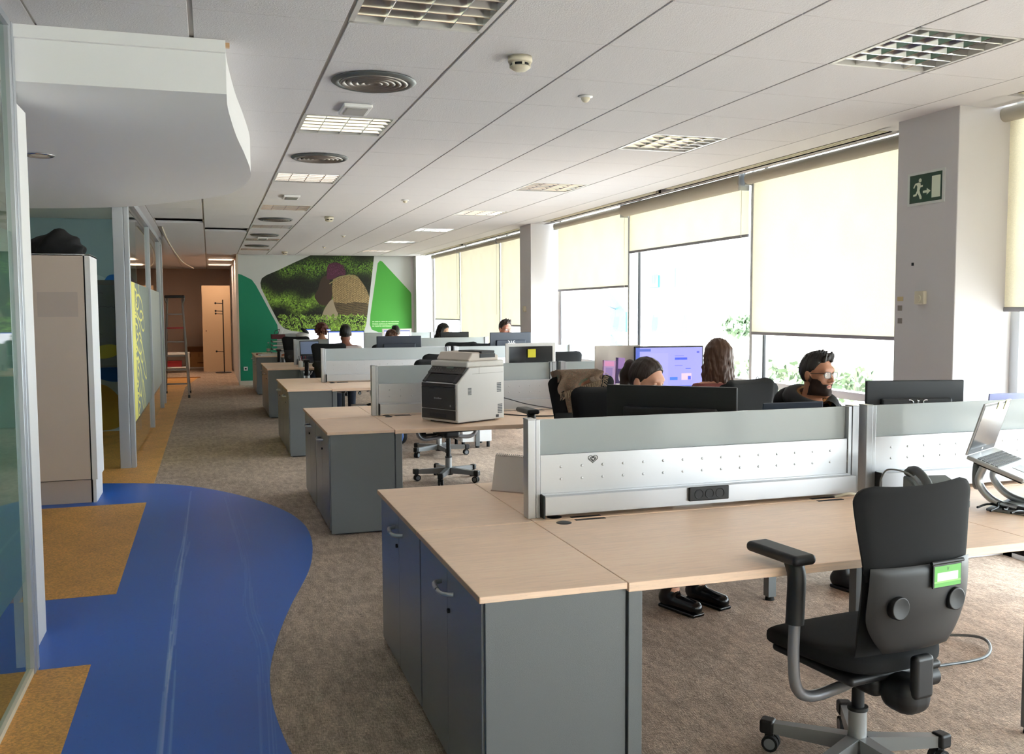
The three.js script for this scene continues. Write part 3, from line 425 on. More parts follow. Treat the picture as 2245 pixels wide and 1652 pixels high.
// ---------- the mural: one printed sheet ----------
{
  const z = ZM + 0.004, TL = atZ(519, 557, z), W = 3.75, Hm = H - 0.1, x0 = 0.6, y1 = H, S = 2048 / W;
  const tex = ctex(2048, Math.round(S * Hm), (c, w, h) => {
    const Q = (px, py) => { const p = atZ(px, py, z); return [(p.x - x0) * S, (y1 - p.y) * S]; };
    const path = (pts, smooth) => { c.beginPath(); const a = pts.map((p) => Q(...p)); if (smooth) { const s = new THREE.SplineCurve([...a, a[0]].map((p) => new THREE.Vector2(...p))).getPoints(160); s.forEach((p, i) => i ? c.lineTo(p.x, p.y) : c.moveTo(p.x, p.y)); } else a.forEach((p, i) => i ? c.lineTo(...p) : c.moveTo(...p)); c.closePath(); };
    c.fillStyle = '#cfd3d2'; c.fillRect(0, 0, w, h);
    path([[519, 599], [530, 602], [552, 613], [561, 625], [580, 660], [596, 690], [608, 712], [610, 727], [610, 840], [519, 840]]); c.fillStyle = '#0f8a66'; c.fill();
    c.save(); path([[682, 559], [650, 573], [610, 592], [584, 603], [574, 610], [571, 620], [573, 632], [590, 666], [612, 708], [622, 719], [640, 725], [680, 729], [760, 732], [790, 729], [799, 723], [803, 710], [810, 650], [820, 562], [818, 557], [686, 557]]); c.clip();
    const b0 = Q(560, 555), b1 = Q(825, 735), bw = b1[0] - b0[0], bh = b1[1] - b0[1];
    c.fillStyle = '#16280f'; c.fillRect(b0[0], b0[1], bw, bh);
    for (let k = 0; k < 12000; k++) {                     // tea leaves, row by row, larger and paler towards the front
      const t = k / 12000, y = b0[1] + bh * t + rr(-10, 10), x = b0[0] + rnd() * bw, yy = (y - b0[1]) / bh, row = Math.sin(yy * 15 - 0.6 + Math.sin(x / 150) * 0.7 + Math.sin(x / 61 + yy * 9) * 0.5), L = 9 + 30 * t * rr(0.6, 1.3);
      const lit = Math.pow(Math.max(0, row * 0.55 + 0.45), 1.3), b = (0.14 + 0.95 * lit) * rr(0.55, 1.2), cr = 92 + 60 * t, cg = 134 + 56 * t;
      c.fillStyle = `rgb(${cl(cr * b) | 0},${cl(cg * b) | 0},${(44 + 26 * t) * b | 0})`; c.beginPath(); c.ellipse(x, y, L * 0.24 + 1, L * 0.62, rr(-1.1, 1.1), 0, 7); c.fill();
    }
    path([[700, 667], [690, 650], [697, 634], [704, 612], [715, 604], [724, 618], [729, 640], [722, 668]], 1); c.fillStyle = '#3c2c22'; c.fill();
    path([[703, 700], [712, 676], [728, 656], [738, 668], [738, 700]], 1); c.fillStyle = '#a89a84'; c.fill();
    path([[716, 612], [718, 584], [728, 576], [744, 577], [756, 590], [757, 602], [744, 604], [728, 612]], 1); c.fillStyle = '#4f1f3a'; c.fill();
    for (let k = 0; k < 500; k++) { const p = Q(rr(720, 755), rr(580, 602)); c.fillStyle = k % 2 ? '#70345a' : '#3a1428'; c.fillRect(p[0], p[1], 5, 5); }
    path([[730, 612], [750, 604], [778, 603], [792, 616], [806, 640], [812, 668], [806, 690], [775, 694], [745, 690], [732, 664], [728, 634]], 1); c.fillStyle = '#9a835a'; c.fill(); c.save(); c.clip();
    for (let r = 0; r < 44; r++) { const y0 = 598 + r * 2.4; for (let q = 0; q < 60; q++) { const p = Q(722 + q * 1.6 + (r % 2) * 0.8, y0 + 5 * Math.sin((q - 30) / 20)), a = ((q >> 1) + r) % 2, dk = (r > 27 + 2 * Math.sin(q / 9) ? 0.4 : 1) * rr(0.8, 1.12); c.fillStyle = `rgb(${(a ? 168 : 132) * dk | 0},${(a ? 144 : 110) * dk | 0},${(a ? 104 : 74) * dk | 0})`; c.fillRect(p[0], p[1], 11, 10); } } c.restore();
    c.strokeStyle = '#8f8a5e'; c.lineWidth = 12; c.beginPath(); [[722, 622], [742, 608], [766, 602], [786, 610]].forEach((p, i) => { const a = Q(...p); i ? c.lineTo(...a) : c.moveTo(...a); }); c.stroke();
    for (let k = 0; k < 900; k++) { const p = Q(rr(610, 806), rr(690, 732)), b = rr(0.55, 1.2), L = rr(14, 40); c.fillStyle = `rgb(${cl(150 * b) | 0},${cl(190 * b) | 0},${cl(78 * b) | 0})`; c.beginPath(); c.ellipse(p[0], p[1], L * 0.2, L * 0.6, rr(-1.3, 1.3), 0, 7); c.fill(); }
    c.restore();
    path([[828, 577], [833, 571], [838, 573], [900, 640], [906, 655], [906, 728], [830, 728], [815, 722], [811, 712], [812, 690]]); c.fillStyle = '#4aa63e'; c.fill();
    c.fillStyle = '#d6efc4'; const tp = Q(816, 703), ls = Q(816, 708)[1] - Q(816, 703)[1]; c.font = `bold ${ls * 0.72 | 0}px sans-serif`;
    ['EN 2020 EL 100% DE LAS MATERIAS', 'PRIMAS AGRÍCOLAS PROCEDERÁN', 'DE FUENTES SOSTENIBLES'].forEach((s, i) => c.fillText(s, tp[0], tp[1] + ls * (i + 0.6), 540));
  });
  tag(obj('tea_field_mural', new THREE.PlaneGeometry(W, Hm).translate(x0 + W / 2, y1 - Hm / 2, z), M(0xffffff, 0.6, 0, { map: tex })), 'large wall mural of a tea picker with a basket between green shapes', 'mural');
}
// ---------- outside ----------
{
  const FX = 30, G = -4.2, t = thing('white_building', 'sunlit white building with blue windows seen through the clear panes', 'building', [0, 0, 0]);
  obj('wall', Bm(FX, FX + 8, G, 16, -95, -38), M(0xe6e4e0, 0.8), t);
  const blue = M(0x2b5266, 0.5), pale = M(0x3f7d96, 0.5), deep = M(0x214a60, 0.5), grey = M(0x5e5955, 0.7);
  const pane = (x0, y0, x1, y1, m, nm = 'window_pane', o = 0) => { const a = atX(x0, y0, FX), b = atX(x1, y1, FX); obj(nm, Bm(FX - 0.12 - o, FX + 0.05, Math.min(a.y, b.y), Math.max(a.y, b.y), a.z, b.z), m, t); };
  pane(1425, 593, 1483, 629, pale); pane(1426, 605, 1449, 629, blue, 'window_pane', 0.1); pane(1484, 587, 1515, 627, blue); pane(1425, 689, 1515, 732, blue);
  pane(1535, 582, 1574, 624, grey); pane(1535, 690, 1574, 736, grey); pane(1290, 694, 1300, 717, M(0x4c5478, 0.5)); pane(1315, 694, 1322, 718, deep); pane(1264, 743, 1272, 752, pale);
  pane(1405, 590, 1410, 640, M(0x5e6480, 0.5)); pane(1404, 688, 1410, 735, pale);
  const tri = (ps) => { const a = ps.map((p) => atX(...p, FX)); obj('window_pane', Ex(a.map((p) => [-p.z, p.y]), 0.15).rotateY(PI / 2).translate(FX - 0.16, 0, 0), deep, t); };
  tri([[1341, 640], [1376, 684], [1376, 728], [1341, 727]]); tri([[1341, 732], [1372, 762], [1341, 762]]);
  const ppl = M(0x74878a, 0.5); for (const px of [1323, 1408, 1517]) { const a = atX(px - 1.5, 560, FX), b = atX(px + 1.5, 560, FX); obj('downpipe', Bm(FX - 0.25, FX - 0.05, G, 14, a.z, b.z), ppl, t); }
  for (const [px, py] of [[1450, 560], [1558, 548], [1450, 661], [1558, 658], [1364, 664], [1695, 782], [1846, 791], [1372, 768]]) {
    const a = atX(px, py, FX), g = []; const k = px > 1650 ? 0.8 : 1;
    obj('floodlight', [B(0.55 * k, 0.5 * k, 0.85 * k, a.x - 1.6, a.y, a.z, 0.12), rod([FX, a.y - 0.5, a.z - 1.0], [a.x - 1.6, a.y, a.z - 0.2], 0.05)], M(0x5d646c, 0.5), t);
  }
  tag(obj('street', Bm(-90, 90, G - 0.3, G, -140, 90), M(0xbdbab4, 0.9)), 'pale paved street and yard outside the windows', 'street').userData.kind = 'structure';
  const bush = (p, r, m, lab) => { const gs = []; for (let k = 0; k < 260; k++) { const u = V(rr(-1, 1), rr(-0.6, 1), rr(-1, 1)).normalize().multiplyScalar(r * rr(0.7, 1)); gs.push(tf(new THREE.PlaneGeometry(0.35, 0.25), [p.x + u.x, p.y + u.y * 0.7, p.z + u.z * 1.6], [rnd() * 6, rnd() * 6, rnd() * 6])); } tag(obj('shrub', gs, m), lab, 'shrub', 'shrubs outside'); };
  const leaf = M(0x4c6148, 0.8), p1 = atX(1690, 740, 40), p2 = atX(1740, 738, 50), p3 = atX(1790, 740, 60), p4 = atX(1630, 716, 27);
  bush(p1, 1.6, leaf, 'green treetops glimpsed under the wide lowered blind'); bush(p2, 1.5, leaf, 'green treetops glimpsed under the wide lowered blind'); bush(p3, 1.5, leaf, 'green treetops glimpsed under the wide lowered blind'); bush(p4, 0.9, leaf, 'green tree beside the blue windowed white building');
  const ln = atX(1720, 826, 20), hedge = []; for (let k = 0; k < 700; k++) hedge.push(tf(new THREE.PlaneGeometry(0.3, 0.2), [ln.x + rr(-1, 1), ln.y + rr(-0.5, 0.5), ln.z + rr(-4, 4)], [rnd() * 6, rnd() * 6, rnd() * 6])); tag(obj('hedge', hedge, M(0x56674c, 0.85)), 'low green hedge outside behind the man with glasses', 'hedge');
  const aw = atX(1633, 807, 22); tag(obj('orange_awning', B(1.2, 0.1, 1.2, aw.x, aw.y, aw.z), M(0x9a4a26, 0.7)), 'small orange awning in the street outside', 'awning');
  const fn = thing('street_railing', 'thin metal railing in the street outside', 'railing', [0, 0, 0]); for (let k = 0; k < 14; k++) { const a = atX(1612 + k * 3, 815, 20); obj('baluster', rod([20, a.y - 0.5, a.z], [20, a.y + 0.15, a.z], 0.02, 0.02, 6), m_.steelDark, fn); } { const a = atX(1610, 812, 20), b = atX(1655, 812, 20); obj('rail', rod([20, a.y, a.z], [20, a.y, b.z], 0.03, 0.03, 8), m_.steelDark, fn); }
}
// ---------- desk rows: cabinets, desks and screens ----------
const ROWS = [{ x0: 0.735, zc: -3.502 }, { x0: 0.758, zc: -7.479 }, { x0: 0.777, zc: -11.25 }, { x0: 0.787, zc: -15.19 }, { x0: 0.808, zc: -19.35 }];
const DT = 0.735, HD = 0.887, CW = 0.475, DW = 1.622, rowWord = ['the telephone row', 'the printer row', 'the wide dark monitor row', 'the open black laptop row', 'the row by the mural'];
{
  const c = thing('desk_cabinet', 'x', 'cabinet', [0, 0, 0], 0, 'desk end cabinets'), w = CW, d = HD - 0.008;     // origin at the aisle edge, middle of the row; body towards +z
  obj('side_panel', Bm(0.02, w - 0.002, 0.012, DT - 0.02, d - 0.022, d - 0.006, 0.002), m_.cab, c);
  obj('carcass', [Bm(0.032, w - 0.002, 0.03, DT - 0.022, 0.006, d - 0.024), Bm(0.05, w - 0.01, 0.002, 0.03, 0.03, d - 0.03)], m_.cabDark, c);
  obj('back_panel', Bm(w - 0.004, w, 0.012, DT - 0.02, 0.006, d - 0.006), m_.cab, c);
  obj('top', Bm(0, w, DT - 0.02, DT, 0.004, d + 0.008, 0.002), m_.wood, c);
  obj('front_edge', Bm(-0.0015, 0.0005, DT - 0.019, DT - 0.001, 0.004, d + 0.008), m_.woodEdge, c);
  for (const s of [0, 1]) {
    const z0 = 0.01 + s * (d - 0.03) / 2, z1 = z0 + (d - 0.03) / 2 - 0.003, zm = s ? z0 : z1, q = s ? 1 : -1;
    const dr = obj('door', Bm(0.012, 0.03, 0.035, DT - 0.026, z0, z1, 0.002), m_.door, c);
    obj('handle', Tb([[0.014, DT - 0.1, zm + q * 0.085], [-0.014, DT - 0.1, zm + q * 0.07], [-0.022, DT - 0.103, zm + q * 0.035], [-0.022, DT - 0.104, zm + q * 0.004]], 0.0085, 20, 10), m_.alu, dr);
    if (s) obj('lock', Cy(0.008, 0.008, 0.012, 0.01, DT - 0.17, zm + 0.03, 14, 'x'), m_.dark, dr);
  }
  const desk = thing('office_desk', 'x', 'desk', [0, 0, 0], 0, 'beech topped desks');                          // origin at its aisle corner on the row's middle line, towards +z
  obj('desktop', Bm(0, DW, DT - 0.03, DT, 0.006, HD + 0.004, 0.0025), m_.wood, desk);
  for (const x of [0.003, DW - 0.003 - 0.05]) for (const z of [HD - 0.055, 0.04]) { if (x > 1 && z > 0.5) continue; obj('leg', Bm(x, x + 0.048, 0.02, DT - 0.031, z, z + 0.05, 0.003), m_.cab, desk); obj('foot', Cy(0.022, 0.026, 0.02, x + 0.024, 0.01, z + 0.025, 14), m_.rubber, desk); }
  obj('side_beam', Bm(0.008, 0.048, DT - 0.075, DT - 0.032, 0.09, HD - 0.06), m_.cabDark, desk); obj('long_beam', Bm(0.05, DW - 0.02, DT - 0.08, DT - 0.04, 0.3, 0.34), m_.cabDark, desk);
  for (const x of [0.23, DW - 0.25]) obj('cable_port', Bm(x - 0.065, x + 0.065, DT - 0.002, DT + 0.0015, -0.025 + 0.04, 0.035), m_.black, desk);
  obj('grommet', La([[0, DT + 0.004], [0.022, DT + 0.004], [0.031, DT + 0.001], [0.031, DT - 0.002]], 28).translate(0.105, 0, 0.055), m_.blackPl, desk);
  // screen: local x along the desk, z = 0 its middle plane
  const scr = thing('desk_screen', 'x', 'desk screen', [0, 0, 0], 0, 'desk screens'), y0 = 0.735, L = 1.595;
  for (const x of [0, L - 0.045]) { const q = x ? 1 : -1; obj('post', [Bm(x, x + 0.033, y0 + 0.001, 1.137, -0.03, 0.03, 0.002), Bm(x + (x ? -0.02 : 0.035), x + (x ? -0.002 : 0.053), y0 + 0.001, 1.137, -0.027, 0.027, 0.002)], m_.alu, scr); obj('post_cap', Bm(x - 0.001, x + 0.034, 1.137, 1.141, -0.031, 0.031, 0.001), m_.alu, scr); }
  obj('glass_pane', Bm(0.056, L - 0.066, 0.985, 1.135, -0.004, 0.004, 0.001), m_.frost, scr);
  obj('metal_panel', Bm(0.056, L - 0.066, 0.752, 0.991, -0.02, 0.02, 0.001), m_.aluB, scr);
  const dim = []; for (const z of [0.02, -0.02]) for (let i = 0; i < 16; i++) for (const y of [0.94, 0.889]) dim.push(Sp(0.0055, 0.145 + i * 0.0925, y, z, 1, 1, 0.5, 8));
  const dm = obj('dimples', dim, m_.aluB, scr); dm.userData.kind = 'stuff';
  for (const q of [1, -1]) obj('cable_channel', [Bm(0.06, L - 0.05, 0.751, 0.828, q * 0.0215, q * 0.066, 0.003), Bm(0.06, L - 0.05, 0.828, 0.834, q * 0.02, q * 0.03)], m_.aluB, scr);
  obj('end_cap', Bm(0.054, 0.0595, 0.74, 0.832, -0.066, 0.066), m_.dark, scr);
  let f = true;
  ROWS.forEach(({ x0, zc }, r) => {
    const W = rowWord[r];
    for (const s of [1, -1]) {
      const lab = `grey end cabinet with beech top, ${s > 0 ? 'side away from' : 'side facing'} the mural, ${W}`;
      const mk = (src, pos, l, flip) => { let o; if (f && flip > 0) { o = src; o.position.set(...pos); o.userData.label = l; } else o = dup(src, pos, 0, l); if (flip < 0) o.scale.z = -1; return o; };
      mk(c, [x0, 0, zc], lab, s);
      for (const k of [0, 1]) {
        const l2 = `beech desk at the ${k ? 'window' : 'aisle'} end, side ${s > 0 ? 'away from' : 'facing'} the mural, ${W}`;
        const isFirst = f && s > 0 && k === 0; if (isFirst) { desk.position.set(x0 + CW + 0.003, 0, zc); desk.userData.label = l2; } else { const o = dup(desk, [x0 + CW + 0.003 + k * (DW + 0.002), 0, zc], 0, l2); if (s < 0) o.scale.z = -1; }
      }
      if (s > 0) for (const k of [0, 1]) { const p = [x0 + CW - 0.006 + k * (DW + 0.004), 0, zc - 0.08], l = `metal and frosted glass desk screen at the ${k ? 'window' : 'aisle'} end of ${W}`; if (f && !k) { scr.position.set(...p); scr.userData.label = l; } else dup(scr, p, 0, l); }
      if (s > 0) f = false;
    }
  });
}
// ---------- office chairs ----------
function shell(wf, zf, y0, y1, th, nx = 14, ny = 26, bulge = 0, topDip = 0) {   // a padded, curved sheet: wf half width, zf(x, y) rear surface
  const pos = [], idx = [], N = nx + 1;
  for (const side of [0, 1]) for (let j = 0; j <= ny; j++) for (let i = 0; i <= nx; i++) {
    const t = j / ny, u = i / nx * 2 - 1, w = wf(t), x = u * w, e = Math.min(1, Math.min(1 - Math.abs(u), Math.min(t, 1 - t) * 2.2) * 6), y = y0 + (y1 - y0) * t - topDip * t * t * (1 - Math.pow(Math.abs(u), 2)) + 0;
    pos.push(x, y, zf(x, y) - (side ? th * (0.25 + 0.75 * Math.sqrt(e)) + bulge * (1 - u * u) * Math.sin(PI * t) : th * 0.2 * (1 - Math.sqrt(e))));
  }
  const off = N * (ny + 1);
  for (let j = 0; j < ny; j++) for (let i = 0; i < nx; i++) { const a = j * N + i, b = a + 1, c = a + N, d = c + 1; idx.push(a, b, c, b, d, c, a + off, c + off, b + off, b + off, c + off, d + off); }
  const edge = (a, b) => idx.push(a, a + off, b, b, a + off, b + off);
  for (let i = 0; i < nx; i++) { edge(i, i + 1); edge(ny * N + i + 1, ny * N + i); }
  for (let j = 0; j < ny; j++) { edge((j + 1) * N, j * N); edge(j * N + nx, (j + 1) * N + nx); }
  const g = new THREE.BufferGeometry(); g.setAttribute('position', new THREE.Float32BufferAttribute(pos, 3)); g.setIndex(idx); g.computeVertexNormals(); return g;
}
function makeChair(label, spoke0 = 0) {
  const t = thing('office_chair', label, 'office chair', [0, 0, 0], 0, 'black office chairs');
  const corner = (t, r) => t > 1 - r ? Math.sqrt(Math.max(0, 1 - Math.pow((t - 1 + r) / r, 2))) : 1;
  const lean = (x, y) => 0.235 + 0.10 * (y - 0.6) * (y > 0.6 ? 1 : 0.3) - 0.5 * x * x + 0.02 * Math.cos((y - 0.68) * 8);
  const wUp = (q) => 0.213 + 0.04 * Math.min(1, q * 1.2) - 0.07 * (1 - corner(q, 0.2)), wLo = (q) => 0.216 - 0.08 * Math.pow(1 - Math.min(1, q * 1.9), 2) - 0.012 * Math.max(0, q - 0.6);
  obj('backrest', shell(wUp, (x, y) => lean(x, y), 0.74, 1.035, 0.055, 18, 30, 0.02, 0.009), m_.blackFab, t);
  obj('back_cushion', shell((q) => 0.19 + 0.012 * q, (x, y) => lean(x, y) - 0.03, 0.48, 0.78, 0.05, 12, 18, 0.02), m_.blackFab, t);
  const sh = obj('back_shell', shell(wLo, (x, y) => lean(x, y) + 0.022 - 0.25 * x * x, 0.505, 0.785, 0.034, 18, 26), m_.blackPl, t);
  for (const s of [-1, 1]) { const z = lean(0.12, 0.66) + 0.026; obj('lumbar_knob', La([[0, 0.004], [0.026, 0.005], [0.032, 0.008], [0.036, 0.006], [0.037, -0.006], [0.037, -0.03]], 28).rotateX(PI / 2).translate(s * 0.12, 0.66, z), m_.black, sh); }
  // seat: rounded pad
  const seat = new THREE.SphereGeometry(1, 40, 20), sp = seat.attributes.position;
  for (let i = 0; i < sp.count; i++) { const x = sp.getX(i), y = sp.getY(i), z = sp.getZ(i), f = (v, p) => Math.sign(v) * Math.pow(Math.abs(v), p); const fz = f(z, 0.55) * 0.24; sp.setXYZ(i, f(x, 0.5) * (0.245 - 0.03 * Math.max(0, fz / 0.24)), f(y, 0.55) * 0.042 + 0.445 - 0.035 * Math.pow(Math.max(0, -fz / 0.24), 3) + 0.012 * x * x, fz - 0.03); }
  seat.computeVertexNormals(); obj('seat', seat, m_.blackFab, t);
  obj('seat_pan', B(0.40, 0.03, 0.38, 0, 0.395, -0.02, 0.014), m_.blackPl, t);
  obj('mechanism', [B(0.16, 0.075, 0.26, 0, 0.35, 0.02, 0.03), B(0.13, 0.12, 0.14, 0, 0.345, 0.2, 0.05), B(0.08, 0.14, 0.035, 0, 0.42, 0.262, 0.015)], m_.blackPl, t);
  const kb = obj('tension_knob', [rod([0.08, 0.33, 0.1], [0.2, 0.33, 0.1], 0.014), Cy(0.034, 0.034, 0.045, 0.215, 0.33, 0.1, 20, 'x')], m_.blackPl, t);
  for (const s of [-1, 1]) {
    const a = obj('armrest', [B(0.092, 0.035, 0.25, s * 0.295, 0.775, -0.06, 0.016, 4), Tb([[s * 0.295, 0.765, 0.0], [s * 0.295, 0.72, 0.02], [s * 0.297, 0.62, 0.02], [s * 0.3, 0.56, 0.02]], 0.03, 16, 12)], m_.blackPl, t);
    obj('arm_tube', Tb([[s * 0.3, 0.58, 0.02], [s * 0.302, 0.44, 0.02], [s * 0.285, 0.34, 0.02], [s * 0.22, 0.305, 0.02], [s * 0.1, 0.315, 0.02], [s * 0.03, 0.33, 0.02]], 0.019, 40, 12), M(0x8b8b8f, 0.35, 0.6), a);
  }
  obj('gas_column', Cy(0.021, 0.021, 0.29, 0, 0.245, 0, 20), m_.black, t); obj('column_sleeve', Cy(0.03, 0.031, 0.17, 0, 0.135, 0, 24), M(0x9b9c9c, 0.35, 0.5), t); obj('collar', Cy(0.034, 0.034, 0.012, 0, 0.218, 0, 24), m_.black, t); obj('hub', La([[0, 0.05], [0.04, 0.052], [0.045, 0.075], [0.042, 0.115], [0, 0.118]], 24), m_.black, t);
  const spk = tf(new THREE.BoxGeometry(0.04, 0.045, 0.27, 1, 1, 6), [0, 0, -0.165]), kp = spk.attributes.position;
  for (let i = 0; i < kp.count; i++) { const z = -kp.getZ(i), k = 1.25 - z * 1.3; kp.setXYZ(i, kp.getX(i) * (1.15 - z), kp.getY(i) * k + 0.105 - z * 0.03 - 0.01, -z); }
  spk.computeVertexNormals(); const sg = prep(spk), wheel = prep([Cy(0.029, 0.029, 0.018, -0.014, 0.029, 0.012, 22, 'x'), Cy(0.029, 0.029, 0.018, 0.014, 0.029, 0.012, 22, 'x')]), disc = prep([Cy(0.02, 0.02, 0.048, 0, 0.029, 0.012, 18, 'x')]), fork = prep([B(0.052, 0.05, 0.05, 0, 0.088, 0, 0.01), B(0.014, 0.04, 0.03, 0, 0.055, 0.006)]);
  for (let k = 0; k < 5; k++) {
    const a = spoke0 + k * PI * 2 / 5, s = part('spoke', sg, M(0x8d9092, 0.35, 0.55), t); s.rotation.y = a;
    const x = -Math.sin(a) * 0.305, z = -Math.cos(a) * 0.305, cs = part('caster', fork, m_.black, t, [x, 0, z]); cs.rotation.y = a + 0.6 * Math.sin(k * 2.3);
    part('wheel', wheel, m_.rubber, cs); part('wheel_cap', disc, m_.greyRub, cs);
  }
  return t;
}
const chair0 = makeChair('black office chair with a green and white label plate on its back', 0.62);
const plain = chair0.clone(true);                            // before the label plate is added
chair0.position.set(2.075, 0, -2.62); chair0.rotation.y = 0.12;
{
  const lt = ctex(256, 144, (c, w, h) => { c.fillStyle = '#5fae4a'; c.fillRect(0, 0, w, h); c.fillStyle = '#dfe3d8'; c.fillRect(28, 46, 200, 60); c.fillStyle = '#8ecb6e'; c.fillRect(0, 104, w, 12); c.strokeStyle = '#28421f'; c.lineWidth = 4; c.beginPath(); c.moveTo(120, 10); c.lineTo(128, 34); c.lineTo(136, 12); c.stroke(); });
  const p = obj('label_plate', B(0.125, 0.075, 0.006, 0.06, 0.747, 0.296, 0.002), m_.blackPl, chair0); obj('label_clip', rod([-0.01, 0.79, 0.298], [0.127, 0.79, 0.298], 0.006), m_.blackPl, p); obj('printed_label', new THREE.PlaneGeometry(0.115, 0.066).translate(0.06, 0.746, 0.2995), M(0xffffff, 0.5, 0, { map: lt }), p);
}
obj('height_lever', [rod([0.06, 0.33, -0.02], [0.2, 0.31, 0.02], 0.008), tf(Sp(0.075, 0, 0, 0, 1, 0.14, 0.62), [0.255, 0.3, 0.03], [0, 0.3, -0.1])], m_.blackPl, chair0);
const CH = (x, z, a, lab, dy = 0.09) => { const c = dup(plain, [x, 0, z], a, lab, 'black office chairs'); for (const k of c.children) if (!['spoke', 'caster', 'hub', 'column_sleeve', 'collar'].includes(k.name)) k.position.y += dy; return c; };
plain.name = 'office_chair'; plain.userData = { category: 'office chair', group: 'black office chairs' };
CH(2.09, -8.48, PI + 0.15, 'black office chair tucked under the desk behind the printer');
CH(2.36, -10.0, 0.1, 'empty black office chair pulled out before the wide dark monitor row');
CH(2.44, -6.28, 0.05, 'black office chair with a fringed scarf over its back');
CH(2.27, -4.95, PI, 'black office chair of the woman with the ponytail');
CH(3.42, -5.15, PI + 0.35, 'black office chair of the man with glasses and a beard');
CH(3.58, -5.98, 0.05, 'black office chair of the woman with long loose hair', 0.03);
CH(3.75, -10.05, -0.15, 'empty black office chair beside the monitor with a yellow note');
CH(1.62, -13.95, 0.02, 'black office chair of the person in the grey sweater');
CH(3.5, -13.6, 0.05, 'empty black office chair with its back against the far daylight');
CH(1.5, -17.95, 0, 'black office chair of the person with red curly hair');
CH(2.4, -17.95, 0, 'black office chair in front of the white framed monitor');
CH(2.35, -12.62, PI, 'black office chair of the person peeping over the wide dark monitor');
CH(3.72, -12.55, PI, 'black office chair of the man with swept hair beside the far pillar');
CH(3.3, -16.55, PI, 'black office chair of the woman with straight black hair');
// ---------- things on the desks ----------
const uiTex = (seedv, base, style) => ctex(512, 288, (c, w, h) => {
  c.fillStyle = base; c.fillRect(0, 0, w, h);
  if (style === 'chat') { c.fillStyle = '#3d4f9a'; c.fillRect(0, 0, 30, h); c.fillRect(30, 8, 84, 20); c.fillStyle = '#8584d8'; c.fillRect(48, 40, 200, 230); c.fillStyle = '#2f46c8'; c.fillRect(300, 74, 96, 16); c.fillRect(384, 150, 40, 6); c.fillStyle = '#2f5fc0'; c.fillRect(262, 214, 60, 22); c.fillStyle = '#b79fae'; c.fillRect(352, 188, 78, 48); c.fillStyle = '#3547b8'; c.fillRect(402, 208, 24, 26); c.fillStyle = '#4a4ea6'; c.fillRect(300, 60, 70, 3); c.fillRect(300, 130, 60, 3); c.fillRect(470, 28, 20, 14); c.fillStyle = '#3a4aa8'; c.fillRect(0, 276, w, 12); }
  else { c.fillStyle = '#f3f3fa'; c.fillRect(12, 26, w - 24, h - 40); c.fillStyle = '#3a55a8'; c.fillRect(0, 0, w, 14); for (let k = 0; k < 22; k++) { c.fillStyle = `rgba(90,100,150,${0.2 + 0.3 * hash2(k, seedv, 1)})`; c.fillRect(24 + 150 * hash2(k, seedv, 2), 40 + k * 10, 60 + 200 * hash2(k, seedv, 3), 4); } }
});
const scrMat = (t, k = 0.5) => M(0x101014, 0.3, 0, { emissive: 0xffffff, emissiveMap: t, emissiveIntensity: k });
// endpoints of the top edge (left and right in the picture) at height yt; seen = 'back' or 'front'
function monitor(L, R, yt, h, seen, label, o = {}) {
  const A = atY(...L, yt), Bp = atY(...R, yt); if (o.z != null) { const c = A.clone().add(Bp).multiplyScalar(0.5), hw = (o.w ?? 0.55) / 2, a = o.turn ?? 0; A.set(c.x - hw * Math.cos(a), yt, c.z + hw * Math.sin(a)); Bp.set(c.x + hw * Math.cos(a), yt, c.z - hw * Math.sin(a)); }
  const w = A.distanceTo(Bp), mid = A.clone().add(Bp).multiplyScalar(0.5), dir = Bp.clone().sub(A), turn = Math.atan2(-dir.z, dir.x), base = o.base ?? DT;
  const t = thing('monitor', label, 'monitor', [mid.x, base, mid.z], turn, 'desktop monitors'), s = seen === 'back' ? -1 : 1, yc = yt - h / 2 - base, mb = o.mat ?? m_.black;
  obj('casing', [B(w, h, 0.022, 0, yc, 0, 0.006), B(w * 0.72, h * 0.62, 0.03, 0, yc - h * 0.08, -s * 0.022, 0.012)], mb, t);
  const fr = o.frame ?? 0.012; obj('screen', B(w - 2 * fr, h - 2 * fr - 0.006, 0.002, 0, yc + 0.003, s * 0.0118), o.screen ?? m_.blackGloss, t);
  const f = obj('stand', [B(0.07, Math.max(0.05, yc), 0.022, 0, yc / 2 + 0.01, -s * 0.05, 0.008), B(0.24, 0.014, 0.18, 0, 0.009, -s * 0.03, 0.006)], o.standMat ?? m_.blackPl, t);
  if (o.loop) obj('cable_holder', tf(new THREE.TorusGeometry(0.03, 0.008, 10, 24), [0, yc - 0.01, -s * 0.05], [0, 0, 0], [1.2, 0.75, 1]), mb, t);
  if (o.logo) { const lg = []; for (let k = 0; k < 4; k++) lg.push(tf(new THREE.TorusGeometry(0.014, 0.0035, 6, 18, PI * 1.3), [(-0.045 + k * 0.028) * -s * s, yc + h * 0.16, -s * 0.04], [0, 0, 1.2 + k], [1, 1.2, 0.5])); obj('logo', lg, m_.chrome, t).userData.kind = 'stuff'; }
  return t;
}
monitor([1331, 842], [1617, 849], 1.221, 0.37, 'back', 'large black monitor seen from behind, hiding the face of the ponytailed woman', {});
monitor([1898, 834], [2112, 832], 1.21, 0.33, 'back', 'dark monitor seen from behind with a chrome logo and carrying loop', { loop: 1, logo: 1, mat: m_.darkGrey });
monitor([1115, 754], [1208, 749], 1.286, 0.36, 'front', 'switched off white framed monitor with a yellow sticky note', { z: 1, w: 0.48, turn: 0.05, mat: m_.whiteGloss, frame: 0.03, standMat: m_.whiteGloss });
